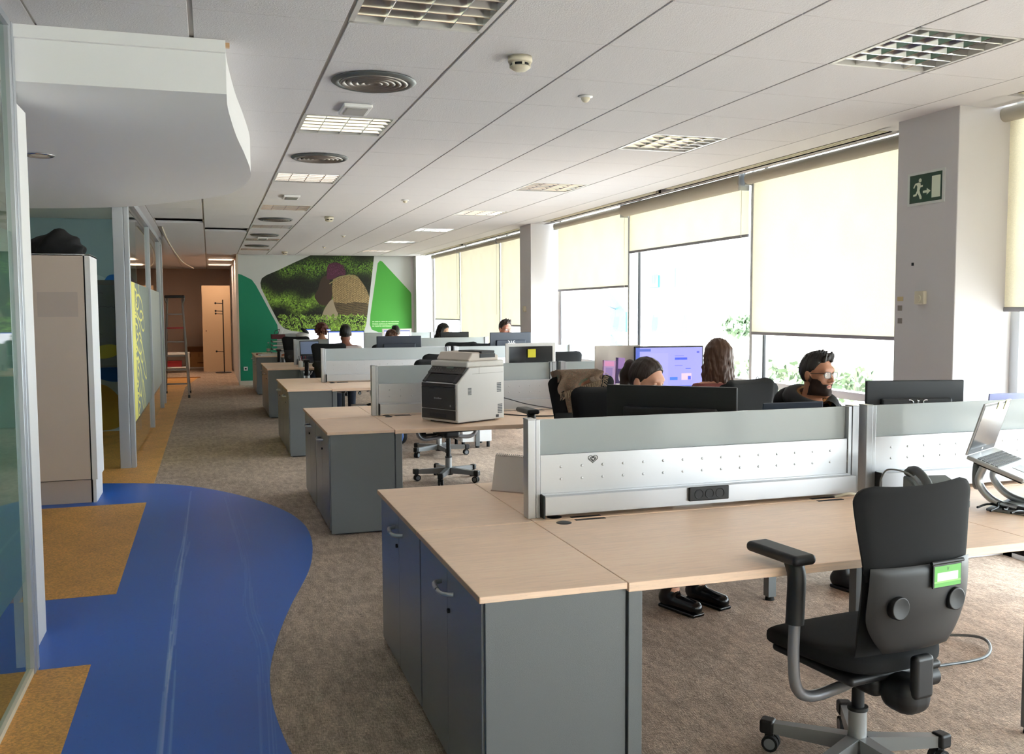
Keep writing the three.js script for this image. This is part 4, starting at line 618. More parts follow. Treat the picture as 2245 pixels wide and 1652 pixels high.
monitor([1390, 759], [1541, 757], 1.27, 0.37, 'front', 'lit monitor with a violet chat window in front of the long haired woman', { screen: scrMat(uiTex(1, '#7f7fd2', 'chat'), 0.75) });
monitor([719, 724], [800, 725], 1.276, 0.34, 'front', 'lit monitor in front of the person in the grey sweater', { z: 1, w: 0.57, screen: scrMat(uiTex(2, '#d5d6f2'), 0.9) });
monitor([669, 720], [724, 720], 1.242, 0.34, 'front', 'lit monitor in front of the person with red curly hair', { z: 1, w: 0.52, screen: scrMat(uiTex(3, '#e2e4f6'), 0.9) });
monitor([826, 737], [922, 735], 1.265, 0.35, 'back', 'wide dark monitor seen from behind with a head peeping over it', { z: 1, w: 0.57, loop: 1, mat: m_.navy });
monitor([838, 720], [902, 720], 1.225, 0.36, 'front', 'white framed lit monitor before the green mural triangle', { z: 1, w: 0.6, mat: m_.whiteGloss, frame: 0.035, standMat: m_.whiteGloss, screen: scrMat(uiTex(4, '#9f9cc0'), 0.6) });
monitor([965, 728], [1027, 726], 1.22, 0.32, 'back', 'black monitor seen from behind, in front of the woman with straight black hair', { z: 1, w: 0.5 });
monitor([1073, 729], [1163, 727], 1.294, 0.37, 'back', 'dark blue monitor seen from behind next to the far pillar', { z: 1, w: 0.56, logo: 1, mat: m_.navy });
//monitor([783, 739], [828, 737], 1.27, 0.33, 'back', 'thin dark monitor edge behind the person in the grey sweater', { z: 1, w: 0.5, mat: m_.navy });
{ const p = atZ(1166, 774, -7.96); tag(obj('sticky_note', B(0.075, 0.075, 0.002, p.x, p.y, p.z), m_.sticky), 'yellow sticky note on the dark screen of the white framed monitor', 'sticky note'); }
// laptops
function laptop(pos, turn, w, d, open, label, o = {}) {      // hinge along x at z = 0, base towards +z, lid rises from the hinge
  const t = thing('laptop', label, 'laptop', pos, turn, 'laptops'), bm = o.mat ?? m_.alu, tilt = o.tilt ?? 0, base = new THREE.Group();
  const rot = (g) => tf(g, [0, 0, 0], [tilt, 0, 0]);
  obj('base', rot(B(w, 0.018, d, 0, 0.009, d / 2, 0.006)), bm, t);
  if (o.keys) { const kg = []; for (let r = 0; r < 5; r++) for (let k = 0; k < 14; k++) kg.push(rot(B(w * 0.055, 0.003, 0.014, -w * 0.43 + k * w * 0.066, 0.0195, 0.045 + r * 0.018, 0.001, 1))); obj('keyboard', kg, M(0x55585d, 0.5), t).userData.kind = 'stuff'; obj('touchpad', rot(B(w * 0.3, 0.002, d * 0.3, -0.01, 0.0185, d * 0.8)), M(0x9da0a5, 0.4), t); }
  const lid = (g) => tf(g, [0, 0.016, 0], [-open, 0, 0]);
  obj('lid', lid(B(w, d * 0.98, 0.009, 0, d * 0.49, 0, 0.004)), o.lid ?? bm, t);
  obj('screen', lid(B(w * 0.93, d * 0.82, 0.001, 0, d * 0.52, 0.0052)), o.screen ?? m_.blackGloss, t);
  if (o.bezel) { obj('bezel', lid(B(w * 0.985, d * 0.95, 0.0006, 0, d * 0.49, 0.0047)), m_.blackPl, t); obj('badge', lid(Cy(0.006, 0.006, 0.001, 0, d * 0.07, 0.0056, 16, 'z')), m_.chrome, t); }
  return t;
}
const LA = V(3.01, 0.95, -3.148), LB = V(3.295, 0.95, -3.295), lt = Math.atan2(-(LB.z - LA.z), LB.x - LA.x);
laptop([(LA.x + LB.x) / 2, 0.945, (LA.z + LB.z) / 2], lt, 0.33, 0.235, -0.3, 'open silver laptop with sticky notes on its screen, raised on a stand', { keys: 1, bezel: 1, tilt: 0.33, mat: M(0xb5b7bb, 0.35, 0.6) });
{
  const g = new THREE.Group(); const q = new THREE.Object3D(); q.position.set((LA.x + LB.x) / 2, 0.961, (LA.z + LB.z) / 2); q.rotation.set(0, lt, 0); q.updateMatrix();
  const put = (x, y, w, h, lab) => { const ge = B(w, h, 0.001, x, y, 0.0068); tf(ge, [0, 0, 0], [0.3, 0, 0]); ge.applyMatrix4(q.matrix); tag(obj('sticky_note', ge, M(0xeef0a0, 0.7)), lab, 'sticky note'); };
  put(0.02, 0.215, 0.05, 0.035, 'pale yellow sticky note on the laptop screen, nearer its middle'); put(0.11, 0.212, 0.045, 0.045, 'pale yellow sticky note at the corner of the laptop screen');
  const s = thing('laptop_stand', 'curved silver and black stand under the raised laptop', 'laptop stand', [(LA.x + LB.x) / 2, DT, (LA.z + LB.z) / 2], lt);
  obj('support_plate', tf(B(0.26, 0.008, 0.2, 0, 0, 0.12, 0.003), [0, 0.2, 0], [0.33, 0, 0]), m_.blackPl, s);
  for (const x of [-0.09, 0.09]) obj('curved_leg', Tb([[x, 0.18, 0.05], [x, 0.11, 0.03], [x, 0.05, 0.07], [x, 0.018, 0.14], [x, 0.012, 0.24]], 0.016, 30, 10), m_.alu, s);
  obj('back_loop', tf(new THREE.TorusGeometry(0.055, 0.014, 12, 30), [-0.02, 0.13, 0.0], [0, 0.2, 0]), m_.greyPl, s);
  obj('foot_plate', B(0.3, 0.012, 0.2, 0, 0.006, 0.18, 0.005), m_.greyPl, s);
}
{ const p = atY(1716, 875, 1.125); laptop([p.x, DT + 0.001, -4.0], 0.0 + PI - 0.06, 0.33, 0.245, 0.12, 'dark blue laptop lid showing above the screen before the bearded man', { mat: M(0x3a4352, 0.35, 0.4) }).position.y = DT + 0.13;
  tag(obj('laptop_riser', B(0.3, 0.13, 0.24, p.x, DT + 0.065, -4.12, 0.01), m_.greyPl), 'grey riser under the dark blue laptop', 'riser'); }
laptop([4.07, DT + 0.13, -3.97], PI - 0.05, 0.3, 0.25, 0.1, 'pale lilac grey laptop lid near the window', { mat: M(0x8b90b8, 0.4, 0.3) });
tag(obj('laptop_riser', B(0.28, 0.13, 0.24, 4.07, DT + 0.065, -4.1, 0.01), m_.greyPl), 'grey riser under the pale lilac grey laptop', 'riser');
laptop([1.46, DT + 0.145, -14.78], 0.12, 0.3, 0.24, 0.2, 'open black laptop on a stand in the fourth row from the telephone', { mat: m_.blackPl, screen: M(0x7786a8, 0.25), tilt: 0.35 });
{ const s = thing('laptop_stand', 'small black wire stand under the open black laptop', 'laptop stand', [1.46, DT, -14.7], 0.12); for (const x of [-0.1, 0.1]) obj('leg', Tb([[x, 0.005, 0.15], [x, 0.005, -0.08], [x, 0.13, -0.06], [x, 0.07, 0.12]], 0.006, 30), m_.black, s); obj('crossbar', rod([-0.1, 0.13, -0.06], [0.1, 0.13, -0.06], 0.006), m_.black, s); }
// telephone
{
  const t = thing('desk_telephone', 'grey desk telephone with a small display beside the raised laptop', 'telephone', [2.97, DT, -3.27], -0.25);
  const body = Ex([[-0.1, 0], [0.1, 0], [0.1, 0.03], [-0.02, 0.09], [-0.1, 0.105]], 0.2, 0.006).rotateY(-PI / 2).translate(0.1, 0, 0);
  obj('body', body, M(0x6c7070, 0.5), t);
  const sl = Math.atan2(0.06, 0.12), on = (g, x, z) => tf(g, [x, 0.062 - z * 0.5, z], [sl, 0, 0]);
  obj('display', on(B(0.075, 0.004, 0.04, 0, 0.006, 0), 0.03, -0.0), M(0x3f4a48, 0.2), t);
  const kg = []; for (let r = 0; r < 4; r++) for (let k = 0; k < 4; k++) kg.push(on(B(0.012, 0.005, 0.009, 0, 0.004, 0), 0.0 + k * 0.02, 0.035 + r * 0.013)); obj('keys', kg, M(0x9aa0a0, 0.5), t).userData.kind = 'stuff';
  obj('handset', [Tb([[-0.075, 0.13, -0.085], [-0.072, 0.138, -0.03], [-0.072, 0.11, 0.05], [-0.075, 0.07, 0.09]], 0.019, 24, 12), tf(Sp(0.026, 0, 0, 0, 1, 0.7, 1.1), [-0.075, 0.122, -0.085]), tf(Sp(0.026, 0, 0, 0, 1, 0.7, 1.1), [-0.075, 0.062, 0.088])], M(0x4b4f50, 0.45), t);
  tag(obj('telephone_cord', Tb([[2.88, 0.78, -3.22], [2.86, 0.86, -3.3], [2.83, 0.87, -3.4], [2.84, 0.82, -3.46], [2.85, 0.765, -3.48]], 0.004, 40), m_.greyPl), 'thin grey cord arching from the telephone to the desk screen', 'cord');
}
// cables by the laptop stand
{
  for (let k = 0; k < 5; k++) { const pts = []; for (let i = 0; i < 9; i++) pts.push([3.02 + 0.055 * i + rr(-0.02, 0.02), DT + 0.006 + Math.abs(rr(0, 0.03)), -2.93 - 0.03 * k + 0.05 * Math.sin(i * 1.1 + k) + rr(-0.02, 0.02)]); tag(obj('black_cable', Tb(pts, 0.0045, 60, 7), m_.black), 'tangled black cable on the desk below the raised laptop', 'cable', 'tangled cables'); }
  tag(obj('power_adapter', B(0.13, 0.03, 0.055, 3.2, DT + 0.015, -2.98, 0.01), m_.blackPl), 'black power adapter among the cables below the raised laptop', 'adapter');
  tag(obj('white_cable_end', Tb([[2.62, DT + 0.01, -3.49], [2.66, DT + 0.03, -3.45], [2.72, DT + 0.02, -3.45], [2.78, DT + 0.015, -3.47]], 0.006, 24), m_.cream), 'short white cable end at the foot of the desk screen', 'cable');
  tag(obj('floor_cable', Tb([[2.62, 0.006, -3.35], [3.0, 0.006, -3.55], [3.25, 0.008, -3.6], [3.42, 0.03, -3.45], [3.3, 0.008, -3.3], [3.0, 0.006, -3.28], [2.7, 0.006, -3.3]], 0.007, 70), m_.steelDark), 'loop of grey cable on the carpet behind the foreground chair', 'cable');
}
// socket strip and heart sticker on the screen
{
  const t = thing('socket_strip', 'black strip of three sockets on the aluminium desk screen', 'socket strip', [2.0, 0.799, -3.5155]);
  obj('case', B(0.19, 0.06, 0.012, 0, 0, 0.007, 0.005, 3), m_.blackPl, t); for (let k = -1; k < 2; k++) obj('socket', La([[0.006, -0.001], [0.017, 0], [0.0195, 0.003], [0.021, 0.001], [0.021, -0.002]], 24).rotateX(PI / 2).translate(k * 0.05, 0, 0.013), m_.black, t);
  const st = thing('heart_sticker', 'small dark heart outline sticker on the aluminium desk screen', 'sticker', [1.49, 0.966, -3.561]);
  const hp = (s, gap) => { const p = []; for (let i = 0; i <= 26; i++) { const a = -PI + (i / 26) * 2 * PI * gap; p.push([s * 0.0165 * Math.pow(Math.sin(a), 3) * 1.25, s * 0.0011 * (13 * Math.cos(a) - 5 * Math.cos(2 * a) - 2 * Math.cos(3 * a) - Math.cos(4 * a)), 0.0006]); } return Tb(p, 0.0011, 60, 6); };
  obj('outer_line', hp(1, 0.93), m_.darkGrey, st); obj('inner_line', hp(0.6, 0.95), m_.darkGrey, st); obj('loop_line', hp(0.35, 0.8), m_.darkGrey, st);
}
// desk calendar
{
  const a = atZ(1088, 1070, -4.24), t = thing('desk_calendar', 'blank standing desk calendar with a spiral binding', 'calendar', [1.335, DT, -4.15], -0.75);
  obj('front_sheet', tf(B(0.185, 0.165, 0.002, 0, 0.0825, 0), [0, 0.004, 0.045], [-0.27, 0, 0]), M(0xd9cdc8, 0.8), t); obj('back_sheet', tf(B(0.185, 0.165, 0.002, 0, 0.0825, 0), [0, 0.004, -0.045], [0.27, 0, 0]), M(0xc9bdb8, 0.8), t);
  obj('base_board', B(0.19, 0.005, 0.1, 0, 0.0026, 0), M(0xbfa79d, 0.8), t);
  const rg = []; for (let k = 0; k < 17; k++) rg.push(tf(new THREE.TorusGeometry(0.006, 0.0012, 6, 14), [-0.085 + k * 0.0106, 0.165, 0], [0, PI / 2, 0])); obj('spiral', rg, m_.greyPl, t).userData.kind = 'stuff';
}
// printer
{
  const t = thing('laser_printer', 'white and black multifunction laser printer standing on the beech desk', 'printer', [1.845, DT, -7.005], -1.08), W = 0.41, D = 0.495, f = D / 2;
  const dk = M(0x2a2827, 0.42), pw = M(0xdedcda, 0.45), side = [[-f, 0.012], [f - 0.012, 0.012], [f, 0.03], [f, 0.295], [f - 0.13, 0.418], [-f, 0.418]];
  obj('body', Ex(side, W, 0.008, 2).rotateY(-PI / 2).translate(W / 2, 0, 0), pw, t);
  obj('feet', [B(0.3, 0.012, 0.4, 0, 0.006, 0)], m_.dark, t);
  const face = ctex(512, 288, (c, w, h) => { c.fillStyle = '#2b2a2a'; c.fillRect(0, 0, w, h); c.fillStyle = '#c9ccce'; c.font = 'bold 34px sans-serif'; c.fillText('brother', 196, 150); c.fillStyle = '#d8d8d8'; c.fillRect(456, 232, 5, 22); c.beginPath(); c.moveTo(462, 226); c.lineTo(474, 243); c.lineTo(462, 260); c.stroke(); c.strokeStyle = '#d8d8d8'; c.lineWidth = 4; c.stroke(); });
  obj('front_cover', B(W - 0.035, 0.165, 0.014, 0, 0.19, f + 0.004, 0.006), dk, t); obj('printed_face', new THREE.PlaneGeometry(W - 0.06, 0.14).translate(0, 0.185, f + 0.0115), M(0xffffff, 0.42, 0, { map: face }), t);
  obj('cassette', B(W - 0.035, 0.072, 0.014, 0, 0.066, f + 0.004, 0.006), dk, t); obj('cassette_grip', B(0.19, 0.032, 0.006, 0.0, 0.058, f + 0.009, 0.004), m_.black, t); obj('upper_band', B(W - 0.035, 0.026, 0.014, 0, 0.287, f + 0.003, 0.005), dk, t); obj('latch', B(0.05, 0.012, 0.006, -0.07, 0.262, f + 0.011, 0.002), m_.black, t);
  const sl = Math.atan2(0.123, 0.13), on = (g, s) => tf(g, [0, 0.295 + 0.123 * s, f - 0.13 * s], [-(PI / 2 - sl) + 0.0, 0, 0]);
  obj('output_bay', on(B(W - 0.1, 0.075, 0.01, 0, 0, 0.002, 0.004), 0.3), m_.black, t);
  for (const q of [-1, 1]) obj('bay_cheek', on(B(0.036, 0.085, 0.016, q * (W / 2 - 0.034), 0, 0.004, 0.004), 0.3), dk, t);
  const cp = obj('control_panel', on(B(W - 0.02, 0.095, 0.02, 0, 0, 0.006, 0.006), 0.8), M(0x35302d, 0.4), t);
  obj('display', on(B(0.075, 0.022, 0.004, 0.02, 0.012, 0.017), 0.8), M(0x7c8478, 0.25), cp);
  const bt = []; for (let r = 0; r < 3; r++) for (let k = 0; k < 12; k++) if (Math.abs(k - 6) > 2 || r > 1) bt.push(on(B(0.012, 0.007, 0.004, -0.17 + k * 0.031, 0.024 - r * 0.022, 0.017, 0.002), 0.8)); obj('buttons', bt, M(0x77716b, 0.5), cp).userData.kind = 'stuff';
  obj('scanner_unit', [B(W, 0.045, D - 0.1, 0, 0.44, -0.05, 0.012, 3)], M(0xd6d2cc, 0.5), t);
  obj('document_feeder', Ex([[-0.19, 0.46], [0.12, 0.46], [0.13, 0.475], [0.09, 0.525], [-0.06, 0.53], [-0.19, 0.5]].map((p) => p), W - 0.05, 0.01, 2).rotateY(-PI / 2).translate((W - 0.05) / 2 - 0.01, 0, -0.03), M(0xd2c6bc, 0.5), t);
  obj('feeder_slot', [B(0.26, 0.02, 0.14, 0.06, 0.528, -0.09, 0.004), B(0.02, 0.03, 0.16, W / 2 - 0.04, 0.5, -0.1)], m_.cabDark, t);
  obj('side_seam', [B(0.001, 0.002, D - 0.17, W / 2 + 0.0005, 0.37, -0.07), B(0.001, 0.05, 0.002, W / 2 + 0.0005, 0.395, 0.02)], M(0x8f8d88, 0.6), t);
  const vent = (z, y, w, h) => { const g = []; for (let k = 0; k < 6; k++) g.push(B(0.0015, h * 0.11, w, W / 2 + 0.0005, y - h / 2 + (k + 0.5) * h / 6, z)); obj('vent', g, M(0x63686c, 0.6), t).userData.kind = 'stuff'; };
  vent(0.12, 0.24, 0.035, 0.055); vent(-0.19, 0.255, 0.045, 0.075); vent(-0.2, 0.09, 0.05, 0.075);
  obj('power_switch', B(0.004, 0.02, 0.028, W / 2 + 0.001, 0.035, -0.17), m_.black, t);
  tag(obj('printer_cable', Tb([[2.13, 0.76, -7.2], [2.25, 0.742, -7.22], [2.4, 0.745, -7.0], [2.6, 0.742, -6.98], [2.75, 0.742, -7.1]], 0.005, 50), m_.black), 'black power cable curling from behind the printer', 'cable');
  tag(obj('network_cable', Tb([[2.12, 0.86, -7.25], [2.25, 0.87, -7.33], [2.5, 0.8, -7.38], [2.8, 0.745, -7.41], [3.0, 0.742, -7.43]], 0.004, 50), m_.darkGrey), 'thin dark cable hanging from the printer along the desk screen', 'cable');
}
// scarf over a chair back: a cloth sheet folded over the top edge, with fringe
{
  const t = thing('fringed_scarf', 'brown and green woven scarf with fringe hanging over a chair back', 'scarf', [2.42, 0, -6.28]);
  const sct = ctex(512, 512, (c, w, h) => { c.fillStyle = '#7a6656'; c.fillRect(0, 0, w, h); for (let k = 0; k < 9000; k++) { c.fillStyle = ['#9a8468', '#5d4c40', '#8c5a48', '#5f7360', '#a8947c', '#b0705a', '#4a4038'][k % 7]; c.globalAlpha = 0.5; c.fillRect(rnd() * w, rnd() * h, 3 + rnd() * 5, 3 + rnd() * 3); } c.globalAlpha = 0.4; c.fillStyle = '#4f7a66'; c.fillRect(260, 200, 120, 200); c.fillStyle = '#c26a4e'; c.fillRect(300, 360, 90, 110); c.fillStyle = '#cfc8bc'; c.fillRect(400, 300, 40, 200); });
  const sm = M(0xffffff, 0.95, 0, { map: sct, side: THREE.DoubleSide }), fr = M(0xb09a80, 0.9);
  const sheet = (x0, x1, y1, len, z0, skew, seedv) => { const g = new THREE.PlaneGeometry(1, 1, 30, 30), p = g.attributes.position; for (let i = 0; i < p.count; i++) { const u = p.getX(i) + 0.5, v = 0.5 - p.getY(i), x = x0 + (x1 - x0) * u + 0.02 * Math.sin(v * 5 + seedv), y = y1 - len * v - skew * u * v + 0.012 * Math.sin(u * 9); p.setXYZ(i, x, y, z0 + 0.02 * Math.sin(u * 13 + seedv + v * 2) * (0.3 + v) + 0.03 * v); } g.computeVertexNormals(); return g; };
  obj('front_fold', sheet(-0.17, 0.14, 1.155, 0.15, 0.295, 0.03 - 0.12, 1), sm, t); obj('long_fall', sheet(-0.1, 0.17, 1.15, 0.36, 0.27, 0.05, 3), sm, t); obj('rear_fall', sheet(-0.16, 0.16, 1.15, 0.2, 0.16, 0, 5), sm, t);
  obj('top_fold', tf(Cy(0.05, 0.05, 0.3, 0, 0, 0, 18, 'x'), [-0.01, 1.125, 0.235], [0, 0, 0], [1, 0.9, 1.3]), sm, t);
  const fg = []; for (let k = 0; k < 46; k++) { const u = k / 45, x = -0.17 + 0.31 * u, y = 1.155 - 0.15 + 0.09 * u; fg.push(Tb([[x, y + 0.01, 0.33], [x + rr(-0.008, 0.008), y - 0.012, 0.335 + rr(0, 0.01)], [x + rr(-0.015, 0.012), y - 0.038, 0.332]], 0.002, 5, 4)); }
  for (let k = 0; k < 40; k++) { const v = k / 39, y = 1.14 - 0.36 * v, x = 0.17 + 0.02 * Math.sin(v * 5 + 3); fg.push(Tb([[x, y, 0.29], [x + 0.015, y - 0.006 + rr(-0.006, 0.006), 0.295], [x + 0.032, y - 0.015 + rr(-0.01, 0.01), 0.295]], 0.002, 5, 4)); }
  for (let k = 0; k < 36; k++) { const u = k / 35, x = -0.1 + 0.27 * u, y = 0.79 - 0.05 * u; fg.push(Tb([[x, y + 0.01, 0.31], [x + rr(-0.01, 0.01), y - 0.02, 0.315], [x + rr(-0.015, 0.015), y - 0.045, 0.31]], 0.002, 5, 4)); }
  obj('fringe', fg, fr, t).userData.kind = 'stuff';
}
// white board, purple brochures, bottle
{
  const L = atZ(1311, 758, -7.3), R = atZ(1391, 756, -7.3), b = thing('white_board_screen', 'white board propped on the desk beside the violet monitor', 'board', [(L.x + R.x) / 2, DT, -7.34]);
  obj('board', B(0.42, L.y - DT, 0.012, 0.03, (L.y - DT) / 2, 0, 0.002), M(0xd8d2cb, 0.6), b); obj('fold_line', B(0.2, 0.003, 0.002, 0.12, 0.33, 0.0065), M(0xa8a29b, 0.6), b);
  const pb = (px, py, w, h, turn, lab, map) => { const p = atZ(px, py, -7.22); const t = thing('brochure', lab, 'brochure', [p.x, p.y - h / 2, -7.22], turn); t.position.y = DT; obj('stand', B(w * 0.8, p.y - h / 2 - DT, 0.06, 0, (p.y - h / 2 - DT) / 2, -0.03), m_.white, t); obj('cover', tf(B(w, h, 0.02, 0, h / 2, 0), [0, p.y - h / 2 - DT, 0], [-0.05, 0, -0.06]), M(0xffffff, 0.4, 0, { map }), t); };
  pb(1335, 816, 0.12, 0.2, 0.1, 'pink and violet brochure leaning behind the chair with the scarf', ctex(128, 200, (c, w, h) => { c.fillStyle = '#b08cc0'; c.fillRect(0, 0, w, h); c.fillStyle = '#d98cc0'; c.fillRect(8, 8, w - 30, 40); c.fillStyle = '#8f74b4'; c.fillRect(20, 60, 70, 140); }));
  pb(1358, 812, 0.075, 0.215, -0.05, 'dark violet brochure with a white figure next to the pink one', ctex(128, 260, (c, w, h) => { c.fillStyle = '#a07cc4'; c.fillRect(0, 0, w, h); c.fillStyle = '#3a2660'; c.fillRect(0, 0, 26, h); c.fillRect(26, 112, w, 160); c.fillStyle = '#d8cfe4'; c.beginPath(); c.ellipse(62, 190, 22, 46, 0.1, 0, 7); c.fill(); }));
  const bo = thing('water_bottle', 'white bottle with pink dots on the desk near the window', 'bottle', [4.36, DT, -6.86]);
  const bt = ctex(256, 256, (c, w, h) => { c.fillStyle = '#f0e6e8'; c.fillRect(0, 0, w, h); for (let r = 0; r < 9; r++) for (let k = 0; k < 12; k++) { c.fillStyle = (r + k) % 3 ? '#d2607a' : '#7a3a4c'; c.beginPath(); c.arc(k * 22 + (r % 2) * 11, 40 + r * 24, 6, 0, 7); c.fill(); } });
  obj('body', La([[0, 0], [0.033, 0], [0.035, 0.01], [0.035, 0.17], [0.028, 0.2], [0.018, 0.215], [0, 0.215]], 28), M(0xffffff, 0.35, 0, { map: bt }), bo); obj('cap', Cy(0.019, 0.021, 0.045, 0, 0.235, 0, 20), m_.white, bo); obj('loop', tf(new THREE.TorusGeometry(0.012, 0.004, 8, 18), [0, 0.266, 0]), m_.greyPl, bo);
}
// clutter of the fourth and fifth rows
{
  const q = (n, l, c) => (g, m) => tag(obj(n, g, m), l, c);
  const r4 = -14.55;
  for (const [x, m, l] of [[1.3, m_.white, 'white pencil pot'], [1.36, m_.glass, 'clear glass pencil pot']]) { const t = thing('pencil_pot', `${l} with pens at the desk edge before the mural side laptop`, 'pencil pot', [x, DT, r4 - 0.04]); obj('pot', La([[0, 0], [0.035, 0], [0.038, 0.1], [0.034, 0.1], [0.032, 0.006], [0, 0.006]], 24), m, t); for (let k = 0; k < 5; k++) obj('pen', rod([0.01 * Math.cos(k * 1.3), 0.01, 0.01 * Math.sin(k * 1.3)], [0.03 * Math.cos(k * 1.3), 0.17, 0.03 * Math.sin(k * 1.3)], 0.004), [m_.black, m_.red, m_.navy, m_.black, m_.steelDark][k], t); }
  const hp = thing('headset', 'black headset lying on the desk under the open black laptop', 'headset', [1.55, DT, -14.42], 0.3); obj('headband', tf(new THREE.TorusGeometry(0.085, 0.009, 10, 30, PI * 1.1), [0, 0.06, 0], [0.4, 0.6, 0]), m_.black, hp); for (const s of [-1, 1]) obj('ear_cup', tf(Cy(0.036, 0.036, 0.03, 0, 0, 0, 22, 'x'), [s * 0.075, 0.04, s * -0.03], [0, 0.6, 0]), m_.black, hp);
  q('crumpled_paper', 'crumpled papers and cables beside the headset', 'papers')([tf(new THREE.IcosahedronGeometry(0.04, 1), [1.68, DT + 0.026, -14.4], [0, 0, 0], [1.4, 0.6, 1]), B(0.16, 0.006, 0.1, 1.66, DT + 0.004, -14.45)], m_.paper);
  const f5 = -18.62;
  const ps = (n, x, y, z, w, h, d, a, m, l) => q(n, l, 'papers')(tf(B(w, h, d, 0, h / 2, 0, 0.003), [x, DT + y, z], [0, a, 0]), m);
  ps('paper_stack', 1.08, 0, f5, 0.4, 0.035, 0.26, 0.15, m_.paper, 'stack of papers spread on the cabinet before the mural'); ps('open_folder', 1.1, 0.036, f5 + 0.02, 0.34, 0.012, 0.22, -0.2, m_.cream, 'open cream folder on the paper stack before the mural'); ps('magazine', 0.98, 0, f5 - 0.42, 0.2, 0.03, 0.24, 0.3, m_.red, 'dark red magazines behind the paper stack before the mural'); ps('notebook', 1.4, 0, f5 + 0.05, 0.2, 0.03, 0.16, -0.1, M(0xb0603a, 0.7), 'orange brown notebook beside the paper stack before the mural'); ps('box_of_cards', 1.27, 0, f5 + 0.08, 0.09, 0.06, 0.07, 0, m_.white, 'small white box beside the paper stack before the mural');
  const pet = thing('plastic_bottle', 'clear plastic water bottle on the cabinet before the mural', 'bottle', [1.08, DT, -19.0]); obj('body', La([[0, 0], [0.034, 0.002], [0.036, 0.12], [0.034, 0.16], [0.014, 0.21], [0.013, 0.23], [0, 0.23]], 24), m_.glass, pet); obj('label', Cy(0.0365, 0.0365, 0.05, 0, 0.1, 0, 24), M(0xd5b7b2, 0.6), pet); obj('cap', Cy(0.015, 0.015, 0.016, 0, 0.238, 0, 16), m_.white, pet);
  const tr = (x, z, n, l) => { const t = thing('letter_tray', l, 'letter tray', [x, DT, z]); for (let k = 0; k < n; k++) { obj('tray', [B(0.26, 0.006, 0.33, 0, 0.02 + k * 0.075, 0), B(0.006, 0.05, 0.33, -0.13, 0.045 + k * 0.075, 0), B(0.006, 0.05, 0.33, 0.13, 0.045 + k * 0.075, 0)], k % 2 ? m_.blackPl : m_.greyPl, t); obj('papers', B(0.21, 0.02, 0.3, 0, 0.035 + k * 0.075, 0.02), m_.paper, t); } return n * 0.075; };
  const h1 = tr(1.27, -19.05, 4, 'stacked letter trays with papers and a red file box on top'); q('red_file_box', 'dark red file box on top of the letter trays', 'file box')([B(0.26, 0.09, 0.3, 1.27, DT + h1 + 0.056, -19.05, 0.006)], M(0x5c2830, 0.6)); q('radio_frame', 'small black framed gadget on top of the dark red file box', 'gadget')([tf(new THREE.TorusGeometry(0.06, 0.01, 4, 4), [1.25, DT + h1 + 0.145, -19.05], [0, 0, PI / 4], [1.2, 0.7, 1])], m_.black);
  const h2 = tr(1.75, -18.95, 4, 'stacked letter trays with papers beside the curly haired person'); q('white_helmet_case', 'white and black pouch on top of the letter trays beside the curly haired person', 'pouch')([tf(Sp(0.13, 0, 0, 0, 1.1, 0.6, 1), [1.75, DT + h2 + 0.07, -18.95])], m_.white); q('black_pouch', 'black pouch lying over the white one', 'pouch')([tf(Sp(0.06, 0, 0, 0, 1.6, 0.6, 1), [1.78, DT + h2 + 0.165, -18.9], [0, 0, -0.6])], m_.black);
  const pl = thing('twig_plant', 'tiny white twig ornament in front of the dark green shape', 'ornament', [1.35, DT + h1 + 0.1, -19.1]); for (let k = 0; k < 6; k++) obj('twig', rod([0, 0, 0], [rr(-0.06, 0.06), rr(0.1, 0.16), rr(-0.04, 0.04)], 0.004, 0.002, 6), m_.white, pl);
  // under the desks
  const u = thing('backpack', 'black backpack under the third desk row', 'bag', [1.95, 0, -11.0]); obj('pack', B(0.5, 0.5, 0.25, 0, 0.25, 0, 0.09, 4), m_.blackFab, u); obj('pocket', B(0.3, 0.22, 0.06, 0, 0.16, 0.13, 0.03, 3), m_.blackFab, u); obj('strap', Tb([[-0.1, 0.48, 0.02], [-0.05, 0.56, 0.03], [0.05, 0.56, 0.03], [0.1, 0.48, 0.02]], 0.012, 20), m_.black, u);
  const pc = thing('computer_tower', 'white and black computer tower under the third desk row', 'computer', [1.62, 0, -10.95]); obj('case', B(0.18, 0.42, 0.42, 0, 0.23, 0, 0.01), m_.black, pc); obj('front', B(0.03, 0.42, 0.01, -0.07, 0.23, 0.214, 0.004), m_.white, pc); obj('lid', B(0.17, 0.06, 0.2, 0, 0.47, 0.1, 0.01), m_.white, pc); obj('feet', B(0.16, 0.02, 0.4, 0, 0.01, 0), m_.rubber, pc);
  q('paper_bag', 'brown paper bag under the third desk row', 'bag')(Ex([[-0.13, 0], [0.13, 0], [0.14, 0.38], [0.04, 0.46], [-0.1, 0.42]], 0.16, 0.01).translate(1.42, 0.002, -10.95), M(0xa58a6a, 0.85)); q('blue_bag', 'blue plastic bag under the third desk row', 'bag')(tf(new THREE.IcosahedronGeometry(0.14, 2), [1.95, 0.14, -10.68], [0.3, 0, 0], [1.1, 1, 0.8]), m_.blueBag);
  q('book_pile', 'books standing under the fourth desk row', 'books')([B(0.05, 0.3, 0.22, 1.55, 0.15, -14.9), B(0.04, 0.28, 0.2, 1.61, 0.14, -14.9)], m_.brown); const bk = thing('dark_bag', 'dark shopping bag under the fourth desk row', 'bag', [1.8, 0, -14.95]); obj('bag', B(0.4, 0.42, 0.2, 0, 0.21, 0, 0.05), m_.blackFab, bk); obj('handle', tf(new THREE.TorusGeometry(0.09, 0.008, 8, 20, PI), [0, 0.42, 0]), m_.cream, bk);
